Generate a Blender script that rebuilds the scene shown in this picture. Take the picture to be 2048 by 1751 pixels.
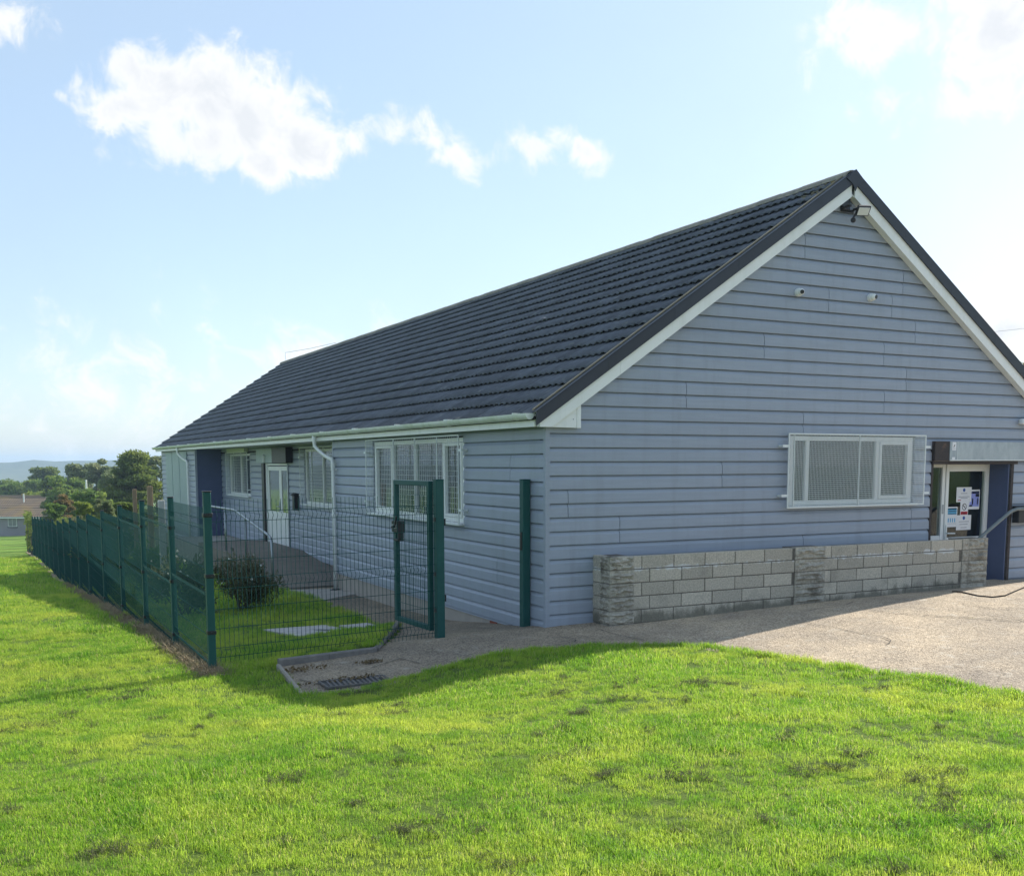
import bpy, math, random
import numpy as np
from mathutils import Vector, Matrix, noise as mnoise

random.seed(7); RNG = np.random.default_rng(7)
for _o in list(bpy.data.objects): bpy.data.objects.remove(_o)
scene = bpy.context.scene
COL = scene.collection
R = math.radians

# ------------------------------------------------------------------ camera
F, TH, PI_, RO, PY, CX = 2053.415, 0.475601, 0.11074, -0.001908, 1153.08, 1024.0
CAM = np.array([-5.950, -10.662, 1.962])
def _axes():
    f = np.array([math.sin(TH)*math.cos(PI_), math.cos(TH)*math.cos(PI_), -math.sin(PI_)])
    rt = np.array([math.cos(TH), -math.sin(TH), 0.0]); up = np.cross(rt, f)
    c, s = math.cos(RO), math.sin(RO)
    return c*rt+s*up, -s*rt+c*up, f
RT, UP, FW = _axes()
cam = bpy.data.cameras.new('camera'); cam_o = bpy.data.objects.new('camera', cam); COL.objects.link(cam_o)
m = Matrix.Identity(4)
for i in range(3):
    m[i][0], m[i][1], m[i][2], m[i][3] = RT[i], UP[i], -FW[i], CAM[i]
cam_o.matrix_world = m
cam.sensor_fit = 'HORIZONTAL'; cam.sensor_width = 36.0; cam.lens = F/2048*36
cam.shift_y = (PY-875.5)/2048; cam.clip_start = .05; cam.clip_end = 9000
scene.camera = cam_o

# photo pixel -> point on a known plane (the distance comes from the wall or ground it lies on)
def ray(u, v): return FW + RT*(u-CX)/F - UP*(v-PY)/F
def on_y(u, v, y=0.0):
    r = ray(u, v); return CAM + r*((y-CAM[1])/r[1])
def on_x(u, v, x=0.0):
    r = ray(u, v); return CAM + r*((x-CAM[0])/r[0])
def on_z(u, v, z=0.0):
    r = ray(u, v); return CAM + r*((z-CAM[2])/r[2])
def at_depth(u, v, d): return CAM + ray(u, v)*d

# ------------------------------------------------------------------ light
SUN_AZ, SUN_EL = R(72.7), R(34.85)          # azimuth from +Y towards +X
SKY_STRENGTH, SUN_STRENGTH, EXPOSURE = 0.15, 5.0, 0.64
S = Vector((math.sin(SUN_AZ)*math.cos(SUN_EL), math.cos(SUN_AZ)*math.cos(SUN_EL), math.sin(SUN_EL)))
sun = bpy.data.lights.new('sun', 'SUN'); sun.energy = SUN_STRENGTH; sun.angle = R(0.5); sun.color = (1, .94, .84)
sun_o = bpy.data.objects.new('sun', sun); COL.objects.link(sun_o)
sun_o.rotation_euler = S.to_track_quat('Z', 'Y').to_euler(); sun_o.location = (20, 0, 30)

world = bpy.data.worlds.new('World'); scene.world = world; world.use_nodes = True
def build_world():
    nt = world.node_tree; nt.nodes.clear(); N = nt.nodes.new; L = nt.links.new
    out = N('ShaderNodeOutputWorld'); bg = N('ShaderNodeBackground'); L(bg.outputs[0], out.inputs[0])
    bg.inputs[1].default_value = SKY_STRENGTH
    sky = N('ShaderNodeTexSky'); sky.sky_type = 'NISHITA'; sky.sun_disc = False
    sky.sun_elevation = SUN_EL; sky.sun_rotation = SUN_AZ
    sky.air_density = 1.0; sky.dust_density = .7; sky.ozone_density = 1.2; sky.altitude = 60
    tc = N('ShaderNodeTexCoord')
    def M(op, a, b=None, c=None):
        n = N('ShaderNodeMath'); n.operation = op
        for i, x in enumerate((a, b, c)):
            if x is None: continue
            if isinstance(x, (int, float)): n.inputs[i].default_value = x
            else: L(x, n.inputs[i])
        return n.outputs[0]
    sep = N('ShaderNodeSeparateXYZ'); L(tc.outputs['Generated'], sep.inputs[0])
    az = M('ARCTAN2', sep.outputs[0], sep.outputs[1]); el = M('ARCSINE', sep.outputs[2])
    cmb = N('ShaderNodeCombineXYZ'); L(az, cmb.inputs[0]); L(el, cmb.inputs[1])
    wn = N('ShaderNodeTexNoise'); wn.inputs['Scale'].default_value = 21; wn.inputs['Detail'].default_value = 4; L(cmb.outputs[0], wn.inputs['Vector'])
    wo = N('ShaderNodeVectorMath'); wo.operation = 'MULTIPLY_ADD'; L(wn.outputs['Color'], wo.inputs[0]); wo.inputs[1].default_value = (.055, .035, 0); wo.inputs[2].default_value = (-.0275, -.0175, 0)
    wa = N('ShaderNodeVectorMath'); wa.operation = 'ADD'; L(cmb.outputs[0], wa.inputs[0]); L(wo.outputs[0], wa.inputs[1])
    def noise(scale, det, rough, dist=0.0, off=0.0):
        n = N('ShaderNodeTexNoise'); n.inputs['Scale'].default_value = scale; n.inputs['Detail'].default_value = det
        n.inputs['Roughness'].default_value = rough; n.inputs['Distortion'].default_value = dist
        mp = N('ShaderNodeMapping'); mp.inputs['Location'].default_value = (off, off*.7, off*.3)
        L(cmb.outputs[0], mp.inputs[0]); L(mp.outputs[0], n.inputs['Vector']); return n.outputs[0]
    n1 = noise(24, 11, .66, .5); n2 = noise(5.5, 5, .55, .2, 3.1)
    blobs = [(330,155,120,78,1),(410,202,195,112,1),(500,240,155,112,1),(590,275,100,92,1),(550,325,95,55,.95),(420,290,180,60,.9),(250,215,95,55,.8),
             (190,190,70,34,.5),(108,187,40,18,.36),(8,45,60,44,.5),(700,282,90,50,.42),(785,266,90,42,.48),(850,282,100,36,.3),(935,318,100,46,.62),(1010,300,90,26,.2),(1090,288,84,40,.62),(1178,316,54,44,.68),
             (1745,52,135,70,.82),(1690,85,80,44,.4),(2015,40,160,120,1.0),(1965,205,150,48,.5),(2010,660,150,70,.8),(250,800,600,100,.16),(700,705,300,40,.22)]
    tot = None
    def dirp(u, v):
        d = ray(u, v); d = d/np.linalg.norm(d); return math.atan2(d[0], d[1]), math.asin(d[2])
    items = []
    for u, v, su, sv, a in blobs:
        a0, e0 = dirp(u, v); items.append((a0, e0, su/F, sv/F, a))
    rr = random.Random(3)
    for k in range(9):        # the same scattered cloud goes on round the rest of the sky
        a0 = R(27+62+k*27+rr.uniform(-8, 8)); a0 = (a0+math.pi) % (2*math.pi)-math.pi
        items.append((a0, R(rr.uniform(9, 46)), R(rr.uniform(1.5, 6)), R(rr.uniform(.8, 2.8)), rr.uniform(.5, 1)))
    for a0, e0, sa, se, amp in items:
        mp = N('ShaderNodeMapping'); mp.inputs['Scale'].default_value = (1/sa, 1/se, 0); mp.inputs['Location'].default_value = (-a0/sa, -e0/se, 0)
        ln = N('ShaderNodeVectorMath'); ln.operation = 'LENGTH'; L(wa.outputs[0], mp.inputs[0]); L(mp.outputs[0], ln.inputs[0])
        q = M('MULTIPLY_ADD', ln.outputs['Value'], -1.15*amp, 1.15*amp)
        tot = q if tot is None else M('MAXIMUM', tot, q)
    dens = M('ADD', tot, M('MULTIPLY', M('SUBTRACT', n1, .5), 2.3))
    dens = M('ADD', dens, M('MULTIPLY', M('SUBTRACT', n2, .5), 1.0))
    mr = N('ShaderNodeMapRange'); mr.interpolation_type = 'SMOOTHSTEP'
    L(dens, mr.inputs[0]); mr.inputs[1].default_value = .0; mr.inputs[2].default_value = .72
    # thin cirrus veil everywhere
    veil = N('ShaderNodeMapRange'); L(noise(2.6, 6, .6, .6, 9.0), veil.inputs[0])
    veil.inputs[1].default_value = .3; veil.inputs[2].default_value = .8; veil.inputs[3].default_value = .52; veil.inputs[4].default_value = .70
    vm = N('ShaderNodeMix'); vm.data_type = 'RGBA'; L(veil.outputs[0], vm.inputs[0]); L(sky.outputs[0], vm.inputs[6]); vm.inputs[7].default_value = (*VEIL, 1)
    cov = M('MINIMUM', mr.outputs[0], 1.0)
    # grey bellies inside the thick parts
    bel = N('ShaderNodeMapRange'); L(M('ADD', dens, M('MULTIPLY', n2, -.9)), bel.inputs[0])
    bel.inputs[1].default_value = .0; bel.inputs[2].default_value = .7
    cc = N('ShaderNodeMix'); cc.data_type = 'RGBA'; L(bel.outputs[0], cc.inputs[0])
    cc.inputs[6].default_value = (CLOUD*1.0, CLOUD*.995, CLOUD*.985, 1); cc.inputs[7].default_value = (CLOUD*.80, CLOUD*.825, CLOUD*.86, 1)
    hz = N('ShaderNodeMix'); hz.data_type = 'RGBA'; L(M('MULTIPLY', cov, .95), hz.inputs[0])
    L(vm.outputs[2], hz.inputs[6]); L(cc.outputs[2], hz.inputs[7])
    L(hz.outputs[2], bg.inputs[0])
CLOUD = 4.7; VEIL = (2.45, 3.1, 3.75)     # milky veil of high thin cloud over the whole sky
build_world()
world.cycles.sampling_method = 'MANUAL'; world.cycles.sample_map_resolution = 512
vs = scene.view_settings; vs.view_transform = 'Standard'; vs.look = 'None'; vs.gamma = 1; vs.exposure = EXPOSURE
vs.use_curve_mapping = False
scene.cycles.max_bounces = 8; scene.cycles.transparent_max_bounces = 24; scene.cycles.use_denoising = True
scene.cycles.volume_bounces = 0

# ------------------------------------------------------------------ materials
MATS = {}
def mat(name, c1, c2=None, scale=6.0, detail=6, rough=.6, bump=0.0, bscale=60.0, metal=0.0, spec=.5, rv=0.0, c3=None, s3=1.2, t3=(.55, .7),
        trans=0.0, stretch=None, alpha=None, brick=None, coat=0.0):
    if name in MATS: return MATS[name]
    mt = bpy.data.materials.new(name); mt.use_nodes = True; nt = mt.node_tree; N = nt.nodes.new; L = nt.links.new
    p = nt.nodes['Principled BSDF']; p.inputs['Roughness'].default_value = rough; p.inputs['Metallic'].default_value = metal
    p.inputs['Specular IOR Level'].default_value = spec
    if coat: p.inputs['Coat Weight'].default_value = coat
    c2 = c2 or tuple(x*.8 for x in c1)
    geo = N('ShaderNodeNewGeometry'); vec = geo.outputs['Position']
    if stretch:
        mp = N('ShaderNodeMapping'); mp.inputs['Scale'].default_value = stretch; L(vec, mp.inputs[0]); vec = mp.outputs[0]
    n = N('ShaderNodeTexNoise'); n.inputs['Scale'].default_value = scale; n.inputs['Detail'].default_value = detail; n.inputs['Roughness'].default_value = .62
    L(vec, n.inputs['Vector'])
    rp = N('ShaderNodeValToRGB'); rp.color_ramp.elements[0].position = .32; rp.color_ramp.elements[1].position = .68
    rp.color_ramp.elements[0].color = (*c2, 1); rp.color_ramp.elements[1].color = (*c1, 1); L(n.outputs[0], rp.inputs[0])
    col = rp.outputs[0]
    if c3:
        n3 = N('ShaderNodeTexNoise'); n3.inputs['Scale'].default_value = s3; n3.inputs['Detail'].default_value = 7; n3.inputs['Roughness'].default_value = .65
        L(vec, n3.inputs['Vector'])
        r3 = N('ShaderNodeMapRange'); L(n3.outputs[0], r3.inputs[0]); r3.inputs[1].default_value, r3.inputs[2].default_value = t3
        mx = N('ShaderNodeMix'); mx.data_type = 'RGBA'; L(r3.outputs[0], mx.inputs[0]); L(col, mx.inputs[6]); mx.inputs[7].default_value = (*c3, 1); col = mx.outputs[2]
    if rv:
        oi = N('ShaderNodeObjectInfo'); mr = N('ShaderNodeMapRange'); L(oi.outputs['Random'], mr.inputs[0])
        mr.inputs[3].default_value = 1-rv; mr.inputs[4].default_value = 1+rv
        hs = N('ShaderNodeHueSaturation'); L(mr.outputs[0], hs.inputs['Value']); L(col, hs.inputs['Color']); col = hs.outputs[0]
    L(col, p.inputs['Base Color'])
    if bump:
        nb = N('ShaderNodeTexNoise'); nb.inputs['Scale'].default_value = bscale; nb.inputs['Detail'].default_value = 5; L(vec, nb.inputs['Vector'])
        b = N('ShaderNodeBump'); b.inputs['Strength'].default_value = bump; b.inputs['Distance'].default_value = .02
        L(nb.outputs[0], b.inputs['Height']); L(b.outputs[0], p.inputs['Normal'])
    if trans:
        o = nt.nodes['Material Output']; tr = N('ShaderNodeBsdfTranslucent'); L(col, tr.inputs[0])
        ms = N('ShaderNodeMixShader'); ms.inputs[0].default_value = trans
        L(p.outputs[0], ms.inputs[1]); L(tr.outputs[0], ms.inputs[2]); L(ms.outputs[0], o.inputs[0])
    MATS[name] = mt; return mt

def streaks(mt, amt, col):
    nt = mt.node_tree; N = nt.nodes.new; L = nt.links.new; p = nt.nodes['Principled BSDF']; src = p.inputs['Base Color'].links[0].from_socket
    geo = N('ShaderNodeNewGeometry'); mp = N('ShaderNodeMapping'); mp.inputs['Scale'].default_value = (1, 1, .09); L(geo.outputs['Position'], mp.inputs[0])
    n = N('ShaderNodeTexNoise'); n.inputs['Scale'].default_value = 4.5; n.inputs['Detail'].default_value = 8; n.inputs['Roughness'].default_value = .7; L(mp.outputs[0], n.inputs['Vector'])
    r = N('ShaderNodeMapRange'); L(n.outputs[0], r.inputs[0]); r.inputs[1].default_value = .5; r.inputs[2].default_value = .75; r.inputs[4].default_value = amt
    m_ = N('ShaderNodeMix'); m_.data_type = 'RGBA'; L(r.outputs[0], m_.inputs[0]); L(src, m_.inputs[6]); m_.inputs[7].default_value = (*col, 1); L(m_.outputs[2], p.inputs['Base Color'])
def glass_mat():
    mt = bpy.data.materials.new('glass'); mt.use_nodes = True; nt = mt.node_tree; N = nt.nodes.new; L = nt.links.new
    o = nt.nodes['Material Output']; nt.nodes.remove(nt.nodes['Principled BSDF'])
    g = N('ShaderNodeBsdfGlossy'); g.inputs['Roughness'].default_value = .02; t = N('ShaderNodeBsdfTransparent'); t.inputs[0].default_value = (.82, .87, .86, 1)
    f = N('ShaderNodeLayerWeight'); f.inputs[0].default_value = .5; pw = N('ShaderNodeMath'); pw.operation = 'POWER'; L(f.outputs['Facing'], pw.inputs[0]); pw.inputs[1].default_value = 4.5
    a = N('ShaderNodeMath'); a.operation = 'MULTIPLY_ADD'; L(pw.outputs[0], a.inputs[0]); a.inputs[1].default_value = .94; a.inputs[2].default_value = .045; a.use_clamp = True
    ms = N('ShaderNodeMixShader'); L(a.outputs[0], ms.inputs[0]); L(t.outputs[0], ms.inputs[1]); L(g.outputs[0], ms.inputs[2]); L(ms.outputs[0], o.inputs[0])
    return mt
GLASS = glass_mat()
CLAD = mat('cladding', (.315, .355, .435), (.285, .322, .395), scale=7, rough=.42, bump=.10, bscale=55, rv=.035, stretch=(.25, .25, 3.0), c3=(.24, .27, .33), s3=.8, t3=(.55, .85))
CLADS = mat('cladding_side', (.315, .355, .435), (.285, .322, .395), scale=7, rough=.42, bump=.10, bscale=55, rv=.035, stretch=(.25, .25, 3.0), c3=(.24, .27, .33), s3=.8, t3=(.55, .85))
WHITE = mat('white_plastic', (.84, .85, .84), (.80, .81, .80), scale=3, rough=.35, c3=(.70, .72, .68), s3=1.7, t3=(.56, .9))
GUTTER = mat('gutter_plastic', (.76, .78, .75), (.68, .72, .66), scale=3, rough=.4, c3=(.50, .56, .42), s3=2.6, t3=(.5, .85))
streaks(CLAD, .5, (.225, .25, .29)); streaks(WHITE, .35, (.55, .57, .50)); streaks(GUTTER, .5, (.42, .48, .33))
TILE = mat('concrete_tile', (.112, .122, .150), (.070, .078, .098), scale=9, rough=.62, bump=.25, bscale=160, c3=(.24, .235, .215), s3=5.0, t3=(.60, .76), spec=.4)
def per_tile(mt, lo, hi):
    nt = mt.node_tree; N = nt.nodes.new; L = nt.links.new; p = nt.nodes['Principled BSDF']; src = p.inputs['Base Color'].links[0].from_socket
    geo = N('ShaderNodeNewGeometry'); mp = N('ShaderNodeMapping'); mp.inputs['Scale'].default_value = (1/.2875, 1/.3, 0); mp.inputs['Location'].default_value = (.83, .183, 0); L(geo.outputs['Position'], mp.inputs[0])
    fl = N('ShaderNodeVectorMath'); fl.operation = 'FLOOR'; L(mp.outputs[0], fl.inputs[0]); w = N('ShaderNodeTexWhiteNoise'); w.noise_dimensions = '2D'; L(fl.outputs[0], w.inputs['Vector'])
    r = N('ShaderNodeMapRange'); L(w.outputs['Value'], r.inputs[0]); r.inputs[3].default_value = lo; r.inputs[4].default_value = hi
    h = N('ShaderNodeHueSaturation'); L(r.outputs[0], h.inputs['Value']); L(src, h.inputs['Color']); L(h.outputs[0], p.inputs['Base Color'])
per_tile(TILE, .78, 1.22)
TILE_L = mat('lichen_ridge', (.36, .32, .27), (.24, .22, .19), scale=14, rough=.9, bump=.4, bscale=120, rv=.15, c3=(.25, .2, .08), s3=5, t3=(.6, .72))
LICHEN = mat('lichen', (.26, .21, .11), (.17, .16, .14), scale=22, rough=.95, bump=.5, bscale=120, c3=(.3, .2, .04), s3=7, t3=(.6, .7))
VERGE = mat('dark_verge', (.022, .027, .042), (.018, .022, .034), scale=4, rough=.48, rv=.08)
PLINTH = mat('plinth_render', (.42, .37, .32), (.33, .30, .27), scale=5, rough=.9, bump=.3, bscale=90, c3=(.25, .23, .21), s3=2.5, t3=(.5, .8))
CORE = mat('wall_core', (.05, .052, .06), (.04, .042, .05), rough=.9)
BLUE_REVEAL = mat('blue_reveal', (.075, .10, .20), (.065, .09, .18), scale=3, rough=.5)
STEEL_BROWN = mat('rusty_brown_steel', (.045, .030, .026), (.028, .022, .022), scale=12, rough=.7, c3=(.13, .075, .05), s3=6, t3=(.6, .75))
GALV = mat('galvanised', (.42, .46, .49), (.32, .36, .40), scale=9, detail=3, rough=.42, metal=.55, c3=(.27, .31, .35), s3=2.5, t3=(.5, .8), stretch=(1, 1, .45))
GALV_L = mat('galvanised_light', (.74, .77, .77), (.66, .70, .70), scale=20, rough=.5, metal=.15)
BLOCK = mat('concrete_block', (.62, .56, .465), (.37, .335, .28), scale=55, detail=4, rough=.95, bump=.6, bscale=170, rv=.13, c3=(.27, .245, .205), s3=2.3, t3=(.52, .8))
def stain(mt):
    nt = mt.node_tree; N = nt.nodes.new; L = nt.links.new; p = nt.nodes['Principled BSDF']; src = p.inputs['Base Color'].links[0].from_socket
    geo = N('ShaderNodeNewGeometry'); sx = N('ShaderNodeSeparateXYZ'); L(geo.outputs['Position'], sx.inputs[0])
    def M(op, *a):
        n = N('ShaderNodeMath'); n.operation = op
        for i, x in enumerate(a):
            if isinstance(x, (int, float)): n.inputs[i].default_value = x
            else: L(x, n.inputs[i])
        return n.outputs[0]
    def nz(s_, d, st=(1, 1, 1)):
        mp = N('ShaderNodeMapping'); mp.inputs['Scale'].default_value = st; L(geo.outputs['Position'], mp.inputs[0])
        n = N('ShaderNodeTexNoise'); n.inputs['Scale'].default_value = s_; n.inputs['Detail'].default_value = d; n.inputs['Roughness'].default_value = .7; L(mp.outputs[0], n.inputs['Vector']); return n.outputs[0]
    def sm(f, a_, b_):
        m_ = N('ShaderNodeMapRange'); m_.interpolation_type = 'SMOOTHSTEP'; L(f, m_.inputs[0]); m_.inputs[1].default_value = a_; m_.inputs[2].default_value = b_; return m_.outputs[0]
    def mix(f, c, col):
        m_ = N('ShaderNodeMix'); m_.data_type = 'RGBA'; L(f, m_.inputs[0]); L(c, m_.inputs[6]); m_.inputs[7].default_value = (*col, 1); return m_.outputs[2]
    d = M('ABSOLUTE', M('SUBTRACT', sx.outputs[2], .68))
    band = M('SUBTRACT', M('ADD', nz(9, 6, (1, 1, .35)), M('MULTIPLY', nz(1.3, 3), .55)), M('MULTIPLY', d, 6.5))
    c = mix(M('MULTIPLY', sm(band, .60, .74), .9), src, (.66, .66, .65))
    moss = M('SUBTRACT', M('ADD', nz(5, 7, (1, 1, .5)), M('MULTIPLY', nz(1.1, 3), .5)), M('MULTIPLY', M('MAXIMUM', M('SUBTRACT', sx.outputs[2], M('MULTIPLY', sx.outputs[0], .024)), 0.0), 2.4))
    c = mix(M('MULTIPLY', sm(moss, .45, .72), .7), c, (.085, .085, .06)); L(c, p.inputs['Base Color'])
stain(BLOCK)
MORTAR = mat('mortar', (.17, .152, .128), (.10, .09, .076), scale=30, rough=.95, bump=.4, bscale=120, c3=(.2, .185, .16), s3=2, t3=(.6, .7))
EFFLO = mat('efflorescence', (.62, .62, .62), (.45, .45, .44), scale=30, rough=1)
ROCKF = mat('split_face_block', (.50, .46, .39), (.30, .275, .23), scale=26, rough=.95, bump=.5, bscale=110, rv=.12, c3=(.17, .15, .12), s3=5, t3=(.5, .7))
GREEN = mat('green_powder_coat', (.010, .082, .076), (.008, .068, .064), scale=3, rough=.5, spec=.3)
WIRE = mat('green_wire', (.008, .062, .060), (.006, .052, .050), scale=3, rough=.75, spec=.12)
BLACKP = mat('black_plastic', (.010, .011, .014), (.008, .009, .011), rough=.45)
STEEL = mat('steel_pipe', (.36, .39, .42), (.29, .32, .35), scale=10, rough=.38, metal=.7)
PIPE_D = mat('painted_grey_pipe', (.17, .20, .205), (.13, .155, .16), scale=8, rough=.5)
INTERIOR = mat('dark_interior', (.018, .022, .026), (.012, .015, .018), scale=2, rough=.6)
BLIND = mat('blind_slat', (.60, .63, .62), (.52, .55, .55), scale=3, rough=.5)
TIMBER = mat('timber', (.36, .25, .155), (.25, .175, .11), scale=6, rough=.8, bump=.3, bscale=40, stretch=(6, 6, .5), rv=.1)
TIMBER_G = mat('grey_timber', (.30, .29, .28), (.22, .215, .21), scale=6, rough=.85, stretch=(6, 6, .5), rv=.1)
PAPER = mat('paper', (.78, .78, .80), (.76, .76, .78), rough=.8)
INK_B = mat('print_blue', (.03, .10, .38), (.03, .09, .33), rough=.7)
INK_LB = mat('print_light_blue', (.13, .42, .65), (.11, .38, .6), rough=.7)
INK_P = mat('print_purple', (.30, .33, .72), (.25, .3, .68), rough=.7)
INK_G = mat('print_grey', (.35, .36, .40), (.33, .34, .38), rough=.8)
INK_R = mat('print_red', (.50, .02, .04), (.45, .02, .04), rough=.7)
INK_Y = mat('print_yellow', (.6, .58, .08), (.55, .53, .08), rough=.7)
INK_K = mat('print_black', (.02, .02, .025), (.02, .02, .025), rough=.7)
LAMPW = mat('lamp_diffuser', (.72, .75, .78), (.70, .73, .76), rough=.3)
DRIVE = None

# ------------------------------------------------------------------ mesh helpers
class MB:
    def __init__(s): s.v = []; s.f = []
    def add(s, vs, fs):
        b = len(s.v); s.v.extend([tuple(map(float, p)) for p in vs]); s.f.extend([tuple(b+i for i in f) for f in fs]); return s
    def box(s, x0, x1, y0, y1, z0, z1):
        x0, x1 = sorted((x0, x1)); y0, y1 = sorted((y0, y1)); z0, z1 = sorted((z0, z1))
        v = [(x, y, z) for z in (z0, z1) for y in (y0, y1) for x in (x0, x1)]
        return s.add(v, [(0, 2, 3, 1), (4, 5, 7, 6), (0, 1, 5, 4), (2, 6, 7, 3), (0, 4, 6, 2), (1, 3, 7, 5)])
    def bbox(s, x0, x1, y0, y1, z0, z1, b=.004):     # box with chamfered edges
        x0, x1 = sorted((x0, x1)); y0, y1 = sorted((y0, y1)); z0, z1 = sorted((z0, z1))
        lo = (x0, y0, z0); hi = (x1, y1, z1); V = []; idx = {}
        for sx in (0, 1):
            for sy in (0, 1):
                for sz in (0, 1):
                    for ax in range(3):
                        p = [0, 0, 0]
                        for a, sg in enumerate((sx, sy, sz)):
                            e = hi[a] if sg else lo[a]; ins = e-b if sg else e+b
                            p[a] = e if a == ax else ins
                        idx[(sx, sy, sz, ax)] = len(V); V.append(p)
        Fs = []
        g = lambda a, b_, c, ax: idx[(a, b_, c, ax)]
        for sg in (0, 1):
            Fs.append([g(sg, 0, 0, 0), g(sg, 1, 0, 0), g(sg, 1, 1, 0), g(sg, 0, 1, 0)])
            Fs.append([g(0, sg, 0, 1), g(1, sg, 0, 1), g(1, sg, 1, 1), g(0, sg, 1, 1)])
            Fs.append([g(0, 0, sg, 2), g(1, 0, sg, 2), g(1, 1, sg, 2), g(0, 1, sg, 2)])
        for a in (0, 1):
            for c in (0, 1):
                Fs.append([g(a, c, 0, 0), g(a, c, 1, 0), g(a, c, 1, 1), g(a, c, 0, 1)])
                Fs.append([g(a, 0, c, 0), g(a, 1, c, 0), g(a, 1, c, 2), g(a, 0, c, 2)])
                Fs.append([g(0, a, c, 1), g(1, a, c, 1), g(1, a, c, 2), g(0, a, c, 2)])
        for a in (0, 1):
            for b_ in (0, 1):
                for c in (0, 1): Fs.append([g(a, b_, c, 0), g(a, b_, c, 1), g(a, b_, c, 2)])
        return s.add(V, Fs)
    def prism(s, pts, axis, a, b):                    # polygon of 2-D points extruded along an axis ('x': pts are y,z ...)
        n = len(pts)
        def P(p, t): return {'x': (t, p[0], p[1]), 'y': (p[0], t, p[1]), 'z': (p[0], p[1], t)}[axis]
        v = [P(p, a) for p in pts]+[P(p, b) for p in pts]
        return s.add(v, [tuple(range(n)), tuple(range(2*n-1, n-1, -1))]+[(i, (i+1) % n, n+(i+1) % n, n+i) for i in range(n)])
    def tube(s, pts, r, n=8, cap=True, closed=False):
        pts = [Vector(p) for p in pts]; k = len(pts); rs = r if isinstance(r, (list, tuple)) else [r]*k
        V = []; prev = None
        for i, p in enumerate(pts):
            d = (pts[min(i+1, k-1)]-pts[max(i-1, 0)])
            if d.length < 1e-9: d = Vector((0, 0, 1))
            d.normalize()
            if prev is None:
                a = Vector((0, 0, 1)) if abs(d.z) < .9 else Vector((1, 0, 0)); u = d.cross(a).normalized()
            else:
                u = prev-d*prev.dot(d)
                u = u.normalized() if u.length > 1e-6 else d.orthogonal().normalized()
            prev = u; w = d.cross(u)
            for j in range(n):
                t = 2*math.pi*j/n; V.append(p+(u*math.cos(t)+w*math.sin(t))*rs[i])
        Fs = [(i*n+j, i*n+(j+1) % n, (i+1)*n+(j+1) % n, (i+1)*n+j) for i in range(k-1) for j in range(n)]
        if cap: Fs += [tuple(range(n-1, -1, -1)), tuple((k-1)*n+j for j in range(n))]
        return s.add(V, Fs)
    def sphere(s, c, r, nu=14, nv=9, sc=(1, 1, 1)):
        V = [(c[0], c[1], c[2]+r*sc[2])]
        for i in range(1, nv):
            t = math.pi*i/nv
            for j in range(nu):
                p = 2*math.pi*j/nu; V.append((c[0]+r*sc[0]*math.sin(t)*math.cos(p), c[1]+r*sc[1]*math.sin(t)*math.sin(p), c[2]+r*sc[2]*math.cos(t)))
        V.append((c[0], c[1], c[2]-r*sc[2])); Fs = [(0, 1+j, 1+(j+1) % nu) for j in range(nu)]
        for i in range(nv-2):
            for j in range(nu): Fs.append((1+i*nu+j, 1+(i+1)*nu+j, 1+(i+1)*nu+(j+1) % nu, 1+i*nu+(j+1) % nu))
        b = 1+(nv-2)*nu; e = len(V)-1; Fs += [(b+j, e, b+(j+1) % nu) for j in range(nu)]
        return s.add(V, Fs)
    def mesh(s, name, mt, smooth=False):
        me = bpy.data.meshes.new(name); me.from_pydata(s.v, [], s.f); me.update()
        if mt: me.materials.append(mt)
        if smooth: me.polygons.foreach_set('use_smooth', [True]*len(me.polygons))
        import bmesh
        bm = bmesh.new(); bm.from_mesh(me); bmesh.ops.recalc_face_normals(bm, faces=bm.faces); bm.to_mesh(me); bm.free()
        return me
    def build(s, name, mt, parent=None, smooth=False, label=None, **kw):
        return obj(name, s.mesh(name, mt, smooth), parent, label=label, **kw)

def obj(name, me, parent=None, loc=None, label=None, category=None, group=None, kind=None):
    """loc None: the mesh is in world coordinates; otherwise loc is its world position"""
    o = bpy.data.objects.new(name, me); COL.objects.link(o)
    base = Vector((0, 0, 0)) if loc is None else Vector(loc)
    if parent is not None:
        o.parent = parent; base = base-wpos(parent)
    o.location = base
    if label: o['label'] = label
    if category: o['category'] = category
    if group: o['group'] = group
    if kind: o['kind'] = kind
    return o
def wpos(o):
    p = Vector((0, 0, 0))
    while o is not None: p = p+Vector(o.location); o = o.parent
    return p
def thing(name, loc, label, category, group=None):
    return obj(name, None, None, loc, label, category, group)
def fbm(x, y, s=1.0, z=0.0): return mnoise.fractal(Vector((x*s, y*s, z)), 1.0, 2.0, 4)
def interp(x, xs, ys): return float(np.interp(x, xs, ys))

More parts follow.
